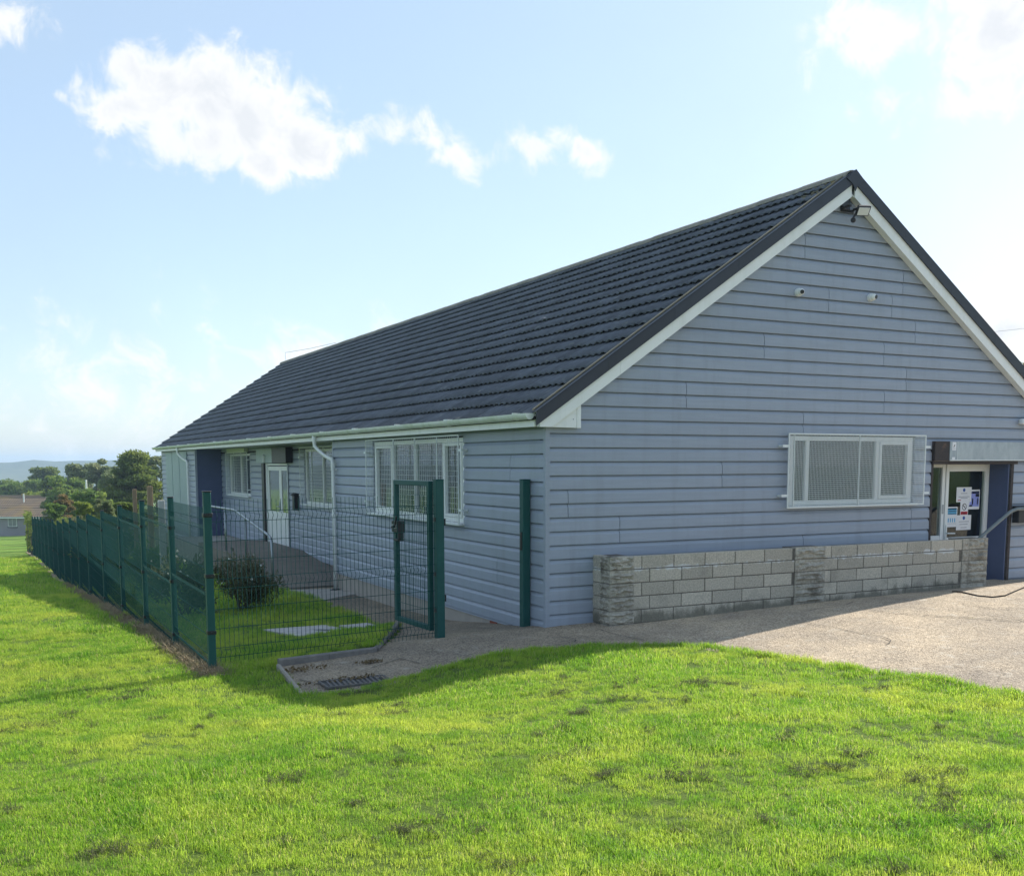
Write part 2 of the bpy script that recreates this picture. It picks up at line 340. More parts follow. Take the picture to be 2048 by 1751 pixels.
# ------------------------------------------------------------------ terrain heights
LY = [-200, -30, -10.7, -6, -3, -1.5, 0, 4.35, 10.3, 19, 24, 36, 60, 130, 200, 400, 1000, 4000]
LZ = [.2, .5, .34, .16, .075, .03, -.02, -.37, -.76, -1.33, -1.63, -2.05, -3.2, -7.0, -10, -17, -27, -34]
PYY = [0, .97, 3.07, 5.07, 7.06, 8.1, 22, 30]; PYZ = [0, -.11, -.33, -.40, -.424, -.437, -1.0, -1.6]
def h_lawn(x, y):
    z = interp(y, LY, LZ)
    z -= .16*min(1, max(0, (-x-1.3)/1.7))*min(1, max(0, (y+4.5)/2.5))*min(1, max(0, (4.35-y)/4.35))
    if y > 0 and x > -3.9:
        t = min(1.0, (x+3.9)/2.9); t = t*t*(3-2*t); z = z*(1-t)+(interp(y, PYY, PYZ)+.01)*t if y < 30 else z
    z -= .075*min(1, max(0, (x+2.5)/3.5))*min(1, max(0, (-y-1.8)/2.5))
    d = abs(x+4)+abs(y)
    if y > 45 or y < -60: return z
    lo = h_pave(x, y)+.022 if (x > -1.6 and -12 < y < -.9) else -99
    return max(lo, z)+(.3 if lo > -9 and x > 0 else 1)*.035*fbm(x, y, .55)*min(1.0, d/6)+.02*fbm(x, y, 2.1)*min(1, d/8)
DX = [0, .8, 1.9, 3.2, 4.3, 5.2, 6.2, 9, 14, 40]; DZ = [0, .02, .085, .15, .19, .22, .25, .28, .32, .5]
def h_pave(x, y):
    if x >= 0 and (y < .45 and (x > .1 or y < 0)):
        k = .45+.55*min(1, max(0, (-y-.3)/1.0)); return interp(x, DX, DZ)*k
    z = .042*min(0, max(x, -3.6))
    return z+(interp(y, PYY, PYZ) if y > 0 else 0)
PAVE_PX = [(557,1331,-.14),(605,1392,-.13),(695,1380,-.11),(793,1361,-.1),(866,1346,-.08),(1000,1322,-.05),(1130,1307,-.02),(1240,1298,0),(1340,1295,.01),(1420,1299,.02),(1486,1307,.03),
           (1623,1324,.04),(1759,1348,.05),(1895,1368,.06),(2048,1399,.06),(2200,1440,.07),(2500,1560,.07)]
PAVE = [tuple(on_z(u, v, z)[:2]) for u, v, z in PAVE_PX]+[(2.2, -14), (30, -14), (30, 3), (9.24, 3), (9.24, .02), (8.2, .02), (8.2, .42), (6.4, .42), (6.4, .02), (.02, .02), (.02, 8.8)]
YARD_PX = [(545,1172,-.46),(637,1203,-.45),(686,1222,-.43),(720,1240,-.39),(757,1258,-.35),(797,1257,-.33),(752,1314,-.18)]
PAVE += [tuple(on_z(u, v, z)[:2]) for u, v, z in YARD_PX]
PAVE_A = np.array(PAVE)
def in_poly(P, x, y):
    x = np.asarray(x); y = np.asarray(y); c = np.zeros(x.shape, bool); n = len(P); j = n-1
    for i in range(n):
        xi, yi = P[i]; xj, yj = P[j]
        with np.errstate(divide='ignore', invalid='ignore'):
            c ^= ((yi > y) != (yj > y)) & (x < (xj-xi)*(y-yi)/(yj-yi+1e-12)+xi)
        j = i
    return c

# ------------------------------------------------------------------ ground sheets
def lawn_ground_material():
    mt = bpy.data.materials.new('lawn_ground'); mt.use_nodes = True; nt = mt.node_tree; N = nt.nodes.new; L = nt.links.new
    p = nt.nodes['Principled BSDF']; p.inputs['Roughness'].default_value = .9; p.inputs['Specular IOR Level'].default_value = .15
    geo = N('ShaderNodeNewGeometry')
    def nz(s, d): 
        n = N('ShaderNodeTexNoise'); n.inputs['Scale'].default_value = s; n.inputs['Detail'].default_value = d; n.inputs['Roughness'].default_value = .7; L(geo.outputs['Position'], n.inputs['Vector']); return n.outputs[0]
    def ramp(f, a, ca, b, cb):
        r = N('ShaderNodeValToRGB'); r.color_ramp.elements[0].position = a; r.color_ramp.elements[0].color = (*ca, 1); r.color_ramp.elements[1].position = b; r.color_ramp.elements[1].color = (*cb, 1); L(f, r.inputs[0]); return r.outputs[0]
    a = ramp(nz(22, 8), .35, (.07, .15, .016), .68, (.20, .31, .04)); b = ramp(nz(.35, 5), .4, (.12, .23, .025), .7, (.25, .30, .05))
    mx = N('ShaderNodeMix'); mx.data_type = 'RGBA'; mx.inputs[0].default_value = .5; L(a, mx.inputs[6]); L(b, mx.inputs[7]); sx = N('ShaderNodeSeparateXYZ'); L(geo.outputs['Position'], sx.inputs[0]); yr = N('ShaderNodeMapRange'); L(sx.outputs[1], yr.inputs[0]); yr.inputs[1].default_value = 6; yr.inputs[2].default_value = 30
    th = ramp(nz(30, 8), .3, (.05, .10, .014), .7, (.16, .22, .04)); m2 = N('ShaderNodeMix'); m2.data_type = 'RGBA'; L(yr.outputs[0], m2.inputs[0]); L(th, m2.inputs[6]); L(mx.outputs[2], m2.inputs[7]); L(m2.outputs[2], p.inputs['Base Color'])
    bp = N('ShaderNodeBump'); bp.inputs['Strength'].default_value = .9; bp.inputs['Distance'].default_value = .04; L(nz(38, 6), bp.inputs['Height']); L(bp.outputs[0], p.inputs['Normal'])
    return mt
def graded(lo, hi, step, far_lo, far_hi, g=1.22):
    a = list(np.arange(lo, hi+1e-6, step)); s = step; x = hi
    while x < far_hi: s *= g; x += s; a.append(min(x, far_hi))
    s = step; x = lo
    while x > far_lo: s *= g; x -= s; a.insert(0, max(x, far_lo))
    return a
def build_ground():
    xs = graded(-15, 4, .2, -2600, 2600); ys = graded(-12, 26, .2, -300, 3200)
    X, Y = np.meshgrid(xs, ys); inp = in_poly(PAVE, X.ravel(), Y.ravel()).reshape(X.shape)
    # keep the lowered bed inside the paving by one cell
    V = []
    for j in range(len(ys)):
        for i in range(len(xs)):
            x, y = xs[i], ys[j]; z = h_lawn(x, y)
            if inp[j, i]: z = min(z, h_pave(x, y)-.05)
            elif -.02 < x < 9.3 and -.02 < y < 29: z = min(z, -.9) if x > .15 else z-.1
            if -1.0 < x < .9 and 9.2 < y < 22.4: z = min(z, -.75)
            V.append((x, y, z))
    W = len(xs); Fs = [(j*W+i, j*W+i+1, (j+1)*W+i+1, (j+1)*W+i) for j in range(len(ys)-1) for i in range(len(xs)-1)]
    mb = MB(); mb.v = V; mb.f = Fs
    o = mb.build('lawn', lawn_ground_material(), smooth=True); o['kind'] = 'structure'; o['label'] = 'sloping mown lawn falling away past the green fence'; o['category'] = 'lawn'
build_ground()

def drive_material():
    mt = bpy.data.materials.new('old_concrete'); mt.use_nodes = True; nt = mt.node_tree; N = nt.nodes.new; L = nt.links.new
    p = nt.nodes['Principled BSDF']; p.inputs['Roughness'].default_value = .93; p.inputs['Specular IOR Level'].default_value = .2
    geo = N('ShaderNodeNewGeometry'); P = geo.outputs['Position']
    def nz(s, d, r=.65):
        n = N('ShaderNodeTexNoise'); n.inputs['Scale'].default_value = s; n.inputs['Detail'].default_value = d; n.inputs['Roughness'].default_value = r; L(P, n.inputs['Vector']); return n.outputs[0]
    vo = N('ShaderNodeTexVoronoi'); vo.inputs['Scale'].default_value = 70; L(P, vo.inputs['Vector'])
    r1 = N('ShaderNodeValToRGB'); L(vo.outputs['Color'], r1.inputs[0]); e = r1.color_ramp.elements
    e[0].position = .1; e[0].color = (.21, .17, .13, 1); e[1].position = .75; e[1].color = (.52, .435, .335, 1)
    r2 = N('ShaderNodeValToRGB'); L(nz(.8, 8), r2.inputs[0]); e = r2.color_ramp.elements
    e[0].position = .34; e[0].color = (.62, .62, .64, 1); e[1].position = .66; e[1].color = (1.12, 1.08, 1.0, 1)
    m1 = N('ShaderNodeMix'); m1.data_type = 'RGBA'; m1.blend_type = 'MULTIPLY'; m1.inputs[0].default_value = 1; L(r1.outputs[0], m1.inputs[6]); L(r2.outputs[0], m1.inputs[7])
    st = N('ShaderNodeMapRange'); L(nz(6, 9, .75), st.inputs[0]); st.inputs[1].default_value = .56; st.inputs[2].default_value = .72
    m2 = N('ShaderNodeMix'); m2.data_type = 'RGBA'; L(st.outputs[0], m2.inputs[0]); L(m1.outputs[2], m2.inputs[6]); m2.inputs[7].default_value = (.52, .47, .39, 1)
    # the narrow path on the left is an older, greyer pour
    sx = N('ShaderNodeSeparateXYZ'); L(P, sx.inputs[0]); ad = N('ShaderNodeMath'); ad.operation = 'MULTIPLY_ADD'; L(nz(1.4, 3), ad.inputs[0]); ad.inputs[1].default_value = 1.2; L(sx.outputs[0], ad.inputs[2])
    mp = N('ShaderNodeMapRange'); L(ad.outputs[0], mp.inputs[0]); mp.inputs[1].default_value = .7; mp.inputs[2].default_value = 1.5; mp.inputs[3].default_value = .80; mp.inputs[4].default_value = 1.15
    m3 = N('ShaderNodeMix'); m3.data_type = 'RGBA'; m3.blend_type = 'MULTIPLY'; m3.inputs[0].default_value = 1; L(m2.outputs[2], m3.inputs[6]); L(mp.outputs[0], m3.inputs[7])
    L(m3.outputs[2], p.inputs['Base Color'])
    bp = N('ShaderNodeBump'); bp.inputs['Strength'].default_value = .8; bp.inputs['Distance'].default_value = .012
    L(vo.outputs['Distance'], bp.inputs['Height']); L(bp.outputs[0], p.inputs['Normal'])
    return mt
DRIVE = drive_material()
def build_pave():
    import bmesh
    bm = bmesh.new(); P = PAVE; vs_ = [bm.verts.new((x, y, 0)) for x, y in P]; bm.faces.new(vs_)
    bmesh.ops.triangulate(bm, faces=bm.faces)
    for _ in range(14):
        for ax, lo, hi in ((0, -4, 14), (1, -9, 9)):
            pass
    for ax, rng in ((0, np.arange(-3.4, 12, .45)), (1, np.arange(-12, 8.5, .45))):
        for c in rng:
            co = [0, 0, 0]; co[ax] = c; no = [0, 0, 0]; no[ax] = 1
            bmesh.ops.bisect_plane(bm, geom=bm.verts[:]+bm.edges[:]+bm.faces[:], plane_co=co, plane_no=no)
    for v in bm.verts: v.co.z = h_pave(v.co.x, v.co.y)+.010*fbm(v.co.x, v.co.y, .9)
    bmesh.ops.recalc_face_normals(bm, faces=bm.faces)
    if sum(f.normal.z for f in bm.faces) < 0: bmesh.ops.reverse_faces(bm, faces=bm.faces)
    ext = bmesh.ops.extrude_edge_only(bm, edges=[e for e in bm.edges if e.is_boundary])
    for v in [g for g in ext['geom'] if isinstance(g, bmesh.types.BMVert)]: v.co.z -= .12
    me = bpy.data.meshes.new('driveway'); bm.to_mesh(me); bm.free(); me.materials.append(DRIVE)
    o = obj('driveway', me, kind='structure', label='worn concrete driveway and path along the grey building', category='driveway'); return o
driveway = build_pave()

# ------------------------------------------------------------------ the hall
HALL = thing('village_hall', (4.62, 14, 0), 'long low hall clad in blue-grey boards under a dark tiled roof', 'building')
ZB, ROW = .137, .1665                       # height of the lowest groove on the gable and the board exposure
EAVE_X, EAVE_Z, APEX_X, APEX_Z = -.215, 2.542, 4.62, 5.815
SL = (APEX_Z-EAVE_Z)/(APEX_X-EAVE_X)
def roof_z(x): return EAVE_Z+SL*((x if x <= APEX_X else 2*APEX_X-x)-EAVE_X)
def part(name, mb, mt, parent=HALL, **k): return mb.build(name, mt, parent, **k)

def profile(z0, z1, g0):
    """outline (n, z) of the boards between z0 and z1; grooves at g0 + k*ROW"""
    k0 = math.floor((z0-g0)/ROW+1e-6); pts = []
    z = g0+k0*ROW
    while z < z1-1e-6:
        row = [(-.024, z), (-.024, z+.0055), (.018, z+.006), (.021, z+.014), (.018, z+ROW-.046), (-.006, z+ROW-.002), (-.024, z+ROW)]
        for a, b in zip(row, row[1:]):
            for p in (a, b):
                if z0-1e-9 <= p[1] <= z1+1e-9: q = p
                else:
                    zc = min(max(p[1], z0), z1)
                    if not (min(a[1], b[1]) <= zc <= max(a[1], b[1])): continue
                    t = (zc-a[1])/(b[1]-a[1]); q = (a[0]+(b[0]-a[0])*t, zc)
                if not pts or abs(pts[-1][0]-q[0])+abs(pts[-1][1]-q[1]) > 1e-7: pts.append(q)
        z += ROW
    return pts
def board(axis, plane, a, b, z0, z1, g0, parent, lim=None, mt=CLAD):
    """one cladding board: axis 'x' runs along X on a wall facing -Y at y=plane; axis 'y' runs along Y on a wall facing -X"""
    pr = profile(z0, z1, g0)
    if len(pr) < 3: return None
    pr = [(-.055, pr[0][1])]+pr+[(-.055, pr[-1][1])]; n = len(pr); A = []; B = []
    for d, z in pr:
        s, e = a, b
        if lim: l, r = lim(z); s, e = max(a, l), min(b, r)
        if e < s: s = e = (s+e)/2
        A.append((s, plane-d, z) if axis == 'x' else (plane-d, s, z)); B.append((e, plane-d, z) if axis == 'x' else (plane-d, e, z))
    if max(abs(q[0]-p[0])+abs(q[1]-p[1]) for p, q in zip(A, B)) < .02: return None
    mb = MB().add(A+B, [tuple(range(n)), tuple(range(2*n-1, n-1, -1))]+[(i, (i+1) % n, n+(i+1) % n, n+i) for i in range(n)])
    return mb.build('cladding_board', mt, parent)
def clad(axis, plane, a, b, zlo, zhi, g0, phase, openings, joints, parent, lim=None):
    """boards two exposures high, cut round the openings (s0, s1, z0, z1), with butt joints {pair index: [s ...]}"""
    k = math.floor((zlo-g0)/ROW); k -= (k-phase) % 2
    while g0+k*ROW < zhi:
        z0, z1 = max(zlo, g0+k*ROW), min(zhi, g0+(k+2)*ROW)
        cuts = sorted({z0, z1}|{c for o in openings for c in o[2:4] if z0 < c < z1})
        for c0, c1 in zip(cuts, cuts[1:]):
            if c1-c0 < .012: continue
            mid = (c0+c1)/2; segs = [(a, b)]
            for o in openings:
                if o[2] < mid < o[3]:
                    segs = [q for s, e in segs for q in ((s, min(e, o[0])), (max(s, o[1]), e)) if q[1]-q[0] > .015]
            for s, e in segs:
                js = sorted(j for j in joints.get(k, []) if s+.05 < j < e-.05); ed = [s]+js+[e]
                for i, (p, q) in enumerate(zip(ed, ed[1:])):
                    board(axis, plane, p+(.004 if i else 0), q-(.004 if i < len(js) else 0), c0, c1, g0, parent, lim)
        k += 2

# gable wall
GAB = part('gable_wall', MB().prism([(.02, -.5), (6.47, -.5), (6.47, 2.24), (8.18, 2.24), (8.18, -.5), (9.22, -.5), (9.22, 2.55), (4.62, 5.55), (.02, 2.45)], 'y', .06, .2), CORE)
JT = {23: [4.35, 5.53], 25: [5.73], 21: [6.01], 19: [3.25, 5.41], 17: [5.87], 15: [2.01, 5.45], 13: [3.96], 7: [.29], 5: [1.03, 6.08], 3: [4.02], 11: [7.3], 9: [2.6], 27: [3.9]}
def glim(z):
    o = (z-EAVE_Z+.17)/SL+EAVE_X
    return max(.035, o), min(9.2, 2*APEX_X-o)
WIN_G = (3.74, 6.10, 1.355, 2.33); DOOR_G = (6.45, 8.2, -1, 2.262)
clad('x', 0, .035, 9.2, -.02, 5.62, ZB, 1, [WIN_G, DOOR_G], JT, GAB, glim)
part('corner_trim', MB().prism([(-.022, -.024), (.034, -.024), (.034, .0), (.0, .0), (.0, .034), (-.022, .034)], 'z', -.16, 2.40), CLAD)
part('corner_trim', MB().prism([(9.26, -.024), (9.2, -.024), (9.2, .0), (9.24, .0), (9.24, .034), (9.26, .034)], 'z', -.16, 2.40), CLAD)

# side walls: near part, recess, far part
G2 = ZB+.56*ROW
SIDE = part('side_wall', MB().box(.07, .2, .2, 8.2, -.6, 2.5).box(.2, .95, 8.05, 8.2, -.6, 2.5).box(.87, 1.0, 8.2, 22.4, -1.2, 2.5).box(.07, .87, 22.37, 22.5, -1.6, 2.5).box(.07, .2, 22.5, 28.8, -2.2, 2.5), CORE)
WIN_1 = (2.32, 6.0, 1.11, 2.33); WIN_2 = (9.35, 13.0, 1.0, 2.30); DOOR_S = (14.4, 17.0, -1, 1.96); WIN_3 = (18.45, 21.15, 1.02, 2.25)
clad('y', 0, .036, 8.22, -.125, 2.40, G2, 1, [WIN_1], {1: [1.28], 5: [6.9], 9: [.9], 13: [7.2]}, SIDE)
clad('y', .8, 8.25, 22.28, -.25, 2.40, G2, 1, [WIN_2, DOOR_S, WIN_3], {1: [12.2], 3: [18.6], 7: [13.7]}, SIDE)
part('return_panel', MB().box(.041, .78, 22.285, 22.366, -.4, 2.391), BLUE_REVEAL, SIDE)
clad('y', 0, 22.34, 28.8, -.55, 2.40, G2, 1, [], {3: [25.3], 7: [26.7], 11: [24.9]}, SIDE)
part('corner_trim', MB().prism([(-.022, 8.20), (-.022, 8.26), (.03, 8.26), (.03, 8.24), (0, 8.24), (0, 8.20)], 'z', -.125, 2.40), CLAD)
part('corner_trim', MB().prism([(-.022, 22.34), (-.022, 22.276), (.04, 22.276), (.04, 22.3), (0, 22.3), (0, 22.34)], 'z', -.5, 2.40), CLAD)
part('corner_trim', MB().box(-.022, .02, 28.8, 28.86, -.55, 2.40), CLAD)
part('far_wall', MB().prism([(.0, -2), (9.24, -2), (9.24, 2.5), (4.62, 5.5), (0, 2.5)], 'y', 28.72, 28.85), CLAD)
part('right_wall', MB().box(9.1, 9.235, .21, 28.7, -.6, 2.5), CLAD)
part('plinth', MB().box(.018, .066, .5, 8.2, -.7, -.128).box(.83, .87, 8.2, 22.3, -.7, -.252), PLINTH)
part('plinth_brick', MB().bbox(.006, .04, 1.35, 1.56, -.22, -.135), mat('red_brick', (.30, .075, .04), (.22, .06, .035), scale=20, rough=.9, bump=.3))
part('far_plinth', MB().box(.015, .06, 22.5, 28.8, -2.4, -.555), PLINTH)
part('board_cover', MB().box(-.045, -.021, 23.65, 27.8, -.3, 2.33).box(-.056, -.0455, 25.0, 25.05, -.3, 2.33).box(-.056, -.0455, 26.4, 26.45, -.3, 2.33), mat('pale_cover', (.33, .42, .42), (.29, .37, .38), scale=2, rough=.5), label='pale grey-green sheet covering a window')

# eaves: soffit, fascia, gutter, box end
part('soffit', MB().box(-.17, .05, -.02, 28.9, 2.392, 2.41).box(.052, .86, 8.23, 22.29, 2.392, 2.41), mat('soffit', (.66, .68, .68), (.56, .6, .58), rough=.5))
for a, b in ((-.06, 4.9), (4.905, 9.9), (9.905, 14.9), (14.905, 19.9), (19.905, 24.9), (24.905, 29.05)):
    part('fascia', MB().bbox(-.195, -.172, a, b, 2.376, 2.55, .003), WHITE)
def gutter():
    mb = MB(); n = 10; pr = []
    for i in range(n+1):
        t = math.pi*i/n; pr.append((-.255-.058*math.cos(t), 2.530-.072*math.sin(t)))
    inn = [(-.255-.052*math.cos(math.pi*i/n), 2.530-.066*math.sin(math.pi*i/n)) for i in range(n, -1, -1)]
    poly = pr+inn
    mb.prism(poly, 'y', -.06, 29.15)
    mb.prism(pr, 'y', -.066, -.061).prism(pr, 'y', 29.151, 29.156)
    return part('gutter', mb, GUTTER)
GUT = gutter()
for k in range(15):
    y = .25+k*1.95; mb = MB(); pr = [(-.255-.0615*math.cos(math.pi*i/10), 2.530-.0755*math.sin(math.pi*i/10)) for i in range(11)]
    mb.prism(pr+[(-.198, 2.545), (-.312, 2.545)], 'y', y, y+(.11 if k % 2 else .03)); part('gutter_bracket', mb, GUTTER, GUT)
BOX = MB().prism([(-.156, 2.376), (.355, 2.370), (.355, 2.640), (.19, 2.640), (-.156, 2.425)], 'y', -.098, -.03)
part('box_end', BOX, WHITE)
part('box_end_trim', MB().bbox(.357, .413, -.104, -.03, 2.366, 2.655, .003), WHITE)
part('box_end_board', MB().bbox(.05, .354, -.101, -.0985, 2.535, 2.635, .001), WHITE)
for x, z in ((.0, 2.47), (.31, 2.59), (.31, 2.47), (-.06, 2.40), (.09, 2.60)): part('screw_head', MB().tube([(x, -.098, z), (x, -.1045, z)], .007, 8), STEEL)

# barge boards and verge caps on both slopes of the near gable
ang = math.atan(SL)
def slope_strip(s0, s1, top0, top1, y0, y1, side):
    """strip parallel to the verge between distances s0..s1 up the slope; top0/top1 = vertical offsets below the roof line"""
    P = []
    for s, t in ((s0, top0), (s1, top0), (s1, top1), (s0, top1)):
        x = EAVE_X+s*math.cos(ang); z = EAVE_Z+s*math.sin(ang)-t
        if side: x = 2*APEX_X-x
        P.append((x, z))
    return MB().prism(P, 'y', y0, y1)
LEN = (APEX_X-EAVE_X)/math.cos(ang)
for side in (0, 1):
    for i in range(5):
        a, b = LEN*i/5, LEN*(i+1)/5-(.003 if i < 4 else 0)
        mb = slope_strip(a+(0 if i else .005), b, 0.0, .155, -.155, -.132, side)
        P = []
        part('verge_cap', mb, VERGE)
        mb2 = slope_strip(a+(0 if i else .005), b, -.012, .004, -.155, -.03, side); part('verge_cap', mb2, VERGE)
    q = LEN*.24*math.cos(ang)+EAVE_X; rl = lambda x, t: EAVE_Z+SL*(x-EAVE_X)-t
    P = [(-.156, 2.374), (-.156, rl(-.156, .150)), (q, rl(q, .150)), (q, rl(q, .318)), ((2.374-EAVE_Z+.318)/SL+EAVE_X, 2.374)]
    part('barge_board', MB().prism([(x if side == 0 else 2*APEX_X-x, z) for x, z in P], 'y', -.128, -.105), WHITE)
    part('barge_board', slope_strip(LEN*.24+.003, LEN-.035, .150, .318, -.128, -.105, side), WHITE)
    part('verge_soffit', slope_strip(.3, LEN, .290, .312, -.104, -.021, side), WHITE)
    part('lichen_line', slope_strip(.02, LEN-.05, -.03, -.013, -.062, -.02, side), LICHEN, label='pale lichen along the verge')
part('verge_apex', MB().prism([(APEX_X-.16, 5.70), (APEX_X, 5.83), (APEX_X+.16, 5.70), (APEX_X+.04, 5.625), (APEX_X, 5.55), (APEX_X-.04, 5.625)], 'y', -.168, -.1555), VERGE)

# roof: deck, tiles, ridge
ROOF = part('roof', MB().prism([(EAVE_X, EAVE_Z-.06), (APEX_X, APEX_Z-.07), (2*APEX_X-EAVE_X, EAVE_Z-.06), (2*APEX_X-EAVE_X, EAVE_Z-.09), (APEX_X, APEX_Z-.13), (EAVE_X, EAVE_Z-.09)], 'y', -.10, 29.05), mat('roof_underlay', (.012, .012, .014), rough=.9))
NC = 17; GAUGE = (LEN+.03)/NC; TW = .3
def tile_mesh(seg=12):
    V = []; n = seg
    wv = [.025*(.5-.5*math.cos(2*math.pi*2*i/n))**.8 for i in range(n+1)]
    for v, lift in ((.0, .037), (GAUGE+.06, -.008), (.003, .025), (.085, .010)):       # nose top, tail, nose bottom, undercut
        for i in range(n+1): V.append((i/n*(TW-.005), v, wv[i]+lift))
    k = n+1; f = []
    for i in range(n): f += [(i, i+1, k+i+1, k+i), (2*k+i, 2*k+i+1, i+1, i), (3*k+i, 3*k+i+1, 2*k+i+1, 2*k+i)]
    return V, f
TV, TF = tile_mesh()
def tile_world(V, course, y, side):
    """tile local (along Y, up the slope, normal) -> world offset from the tile's lower edge"""
    out = []
    for a, v, w in V:
        s = -.03+course*GAUGE+v; x = EAVE_X+s*math.cos(ang)-w*math.sin(ang); z = EAVE_Z+s*math.sin(ang)+w*math.cos(ang)-.045
        if side: x = 2*APEX_X-x
        out.append((x, y+a, z))
    return out
ref = tile_world(TV, 0, 0, 0); o0 = Vector(ref[0]); tme = MB().add([Vector(p)-o0 for p in ref], TF).mesh('roof_tile', TILE, True)
ncol = 97; rest = MB(); y0t = -.055
for c in range(NC):
    for k in range(ncol):
        y = y0t+k*TW
        jy, jz = random.uniform(-.002, .002), random.uniform(-.003, .003)
        if k < 17:
            p = Vector(tile_world([(0, 0, TV[0][2])], c, y, 0)[0]); o = obj('roof_tile', tme, ROOF, (p.x, p.y+jy, p.z+jz)); o.rotation_euler = (random.uniform(-.006, .006), random.uniform(-.006, .006), 0)
        else:
            rest.add([(a, b+jy, d+jz) for a, b, d in tile_world(TV, c, y, 0)], TF)
o = rest.build('roof_tile', TILE, ROOF, smooth=True); o['kind'] = 'stuff'
rs = MB()
for c in range(NC):
    V = [(0, 0, .05), (29.1, 0, .05), (29.1, GAUGE+.03, .0), (0, GAUGE+.03, .0), (0, 0.004, .0), (29.1, .004, .0)]
    rs.add(tile_world(V, c, -.06, 1), [(0, 1, 2, 3), (4, 5, 1, 0)])
o = rs.build('roof_tile', TILE, ROOF); o['kind'] = 'stuff'
def ridge_mesh():
    mb = MB(); n = 8; pr = [(-.135*math.cos(math.pi*i/n), .10*math.sin(math.pi*i/n)) for i in range(n+1)]
    pi_ = [(-.115*math.cos(math.pi*i/n), .08*math.sin(math.pi*i/n)) for i in range(n, -1, -1)]
    mb.prism(pr+pi_, 'y', 0, .445); return mb.mesh('ridge_tile', TILE_L, False)
rme = ridge_mesh()
for k in range(65):
    obj('ridge_tile', rme, ROOF, (APEX_X, -.11+k*.449, APEX_Z-.085+random.uniform(-.004, .004)))
# lichen crust near the apex and along the ridge
lc = MB()
for k in range(60):
    s = LEN-.1-random.uniform(.02, .55)**1.3; y = random.uniform(-.03, .5); r = random.uniform(.01, .035)
    x = EAVE_X+s*math.cos(ang); z = EAVE_Z+s*math.sin(ang)-.012; lc.sphere((x, y, z), r, 6, 4, (1, 1, .5))
for k in range(40):
    s = random.uniform(.0, LEN); y = random.uniform(-.04, .08); r = random.uniform(.008, .02)
    x = EAVE_X+s*math.cos(ang); z = EAVE_Z+s*math.sin(ang)-.008; lc.sphere((x, y, z), r, 6, 4, (1, 1.4, .5))
o = lc.build('lichen_crust', LICHEN, ROOF); o['kind'] = 'stuff'
# lightning-wire bracket at the far end of the ridge
AER = thing('ridge_wire_bracket', (4.62, 28.6, 5.86), 'thin wire on a short bracket at the far end of the ridge', 'bracket')
MB().tube([(4.62, 28.6, 5.82), (4.66, 28.75, 6.16)], .014, 6).build('bracket_rod', STEEL, AER)
MB().tube([(4.66, 28.75, 6.15), (4.64, 25.5, 5.98), (4.62, 22.4, 5.87)], .007, 5).build('wire', STEEL, AER)

# downpipes
def downpipe(y, zb, sx, wy):
    """swan neck from the gutter at y back to the wall at wy"""
    mb = MB(); r = .036
    pts = [(-.255, y, 2.47), (-.255, y, 2.34), (-.25, y, 2.28), (-.20, y-.10, 2.19), (-.13, y-.24, 2.10), (-.085, wy+.01, 2.02), (-.075, wy, 1.93), (-.075, wy, .9), (-.075, wy, zb)]
    d = part('downpipe', mb.tube(pts, r, 14), WHITE, smooth=True)
    part('pipe_socket', MB().tube([(-.255, y, 2.49), (-.255, y, 2.38)], .043, 14), WHITE, d)
    part('pipe_socket', MB().tube([(-.075, wy, 1.97), (-.075, wy, 1.86)], .043, 14), WHITE, d)
    for z in (1.84, 1.0, .35):
        if z > zb+.2: part('pipe_bracket', MB().box(-.115, -.021, wy-.02, wy+.02, z-.012, z+.012).tube([(-.04, wy-.07, z), (-.02, wy-.07, z)], .012, 8), WHITE, d)
    return d
downpipe(8.62, -.41, 0, 8.05)
downpipe(24.0, -.55, 0, 23.3)
part('outlet_shoe', MB().tube([(-.075, 8.05, -.43), (-.075, 8.05, -.405)], [.11, .06], 12), BLACKP, label='black gully cover under the downpipe')

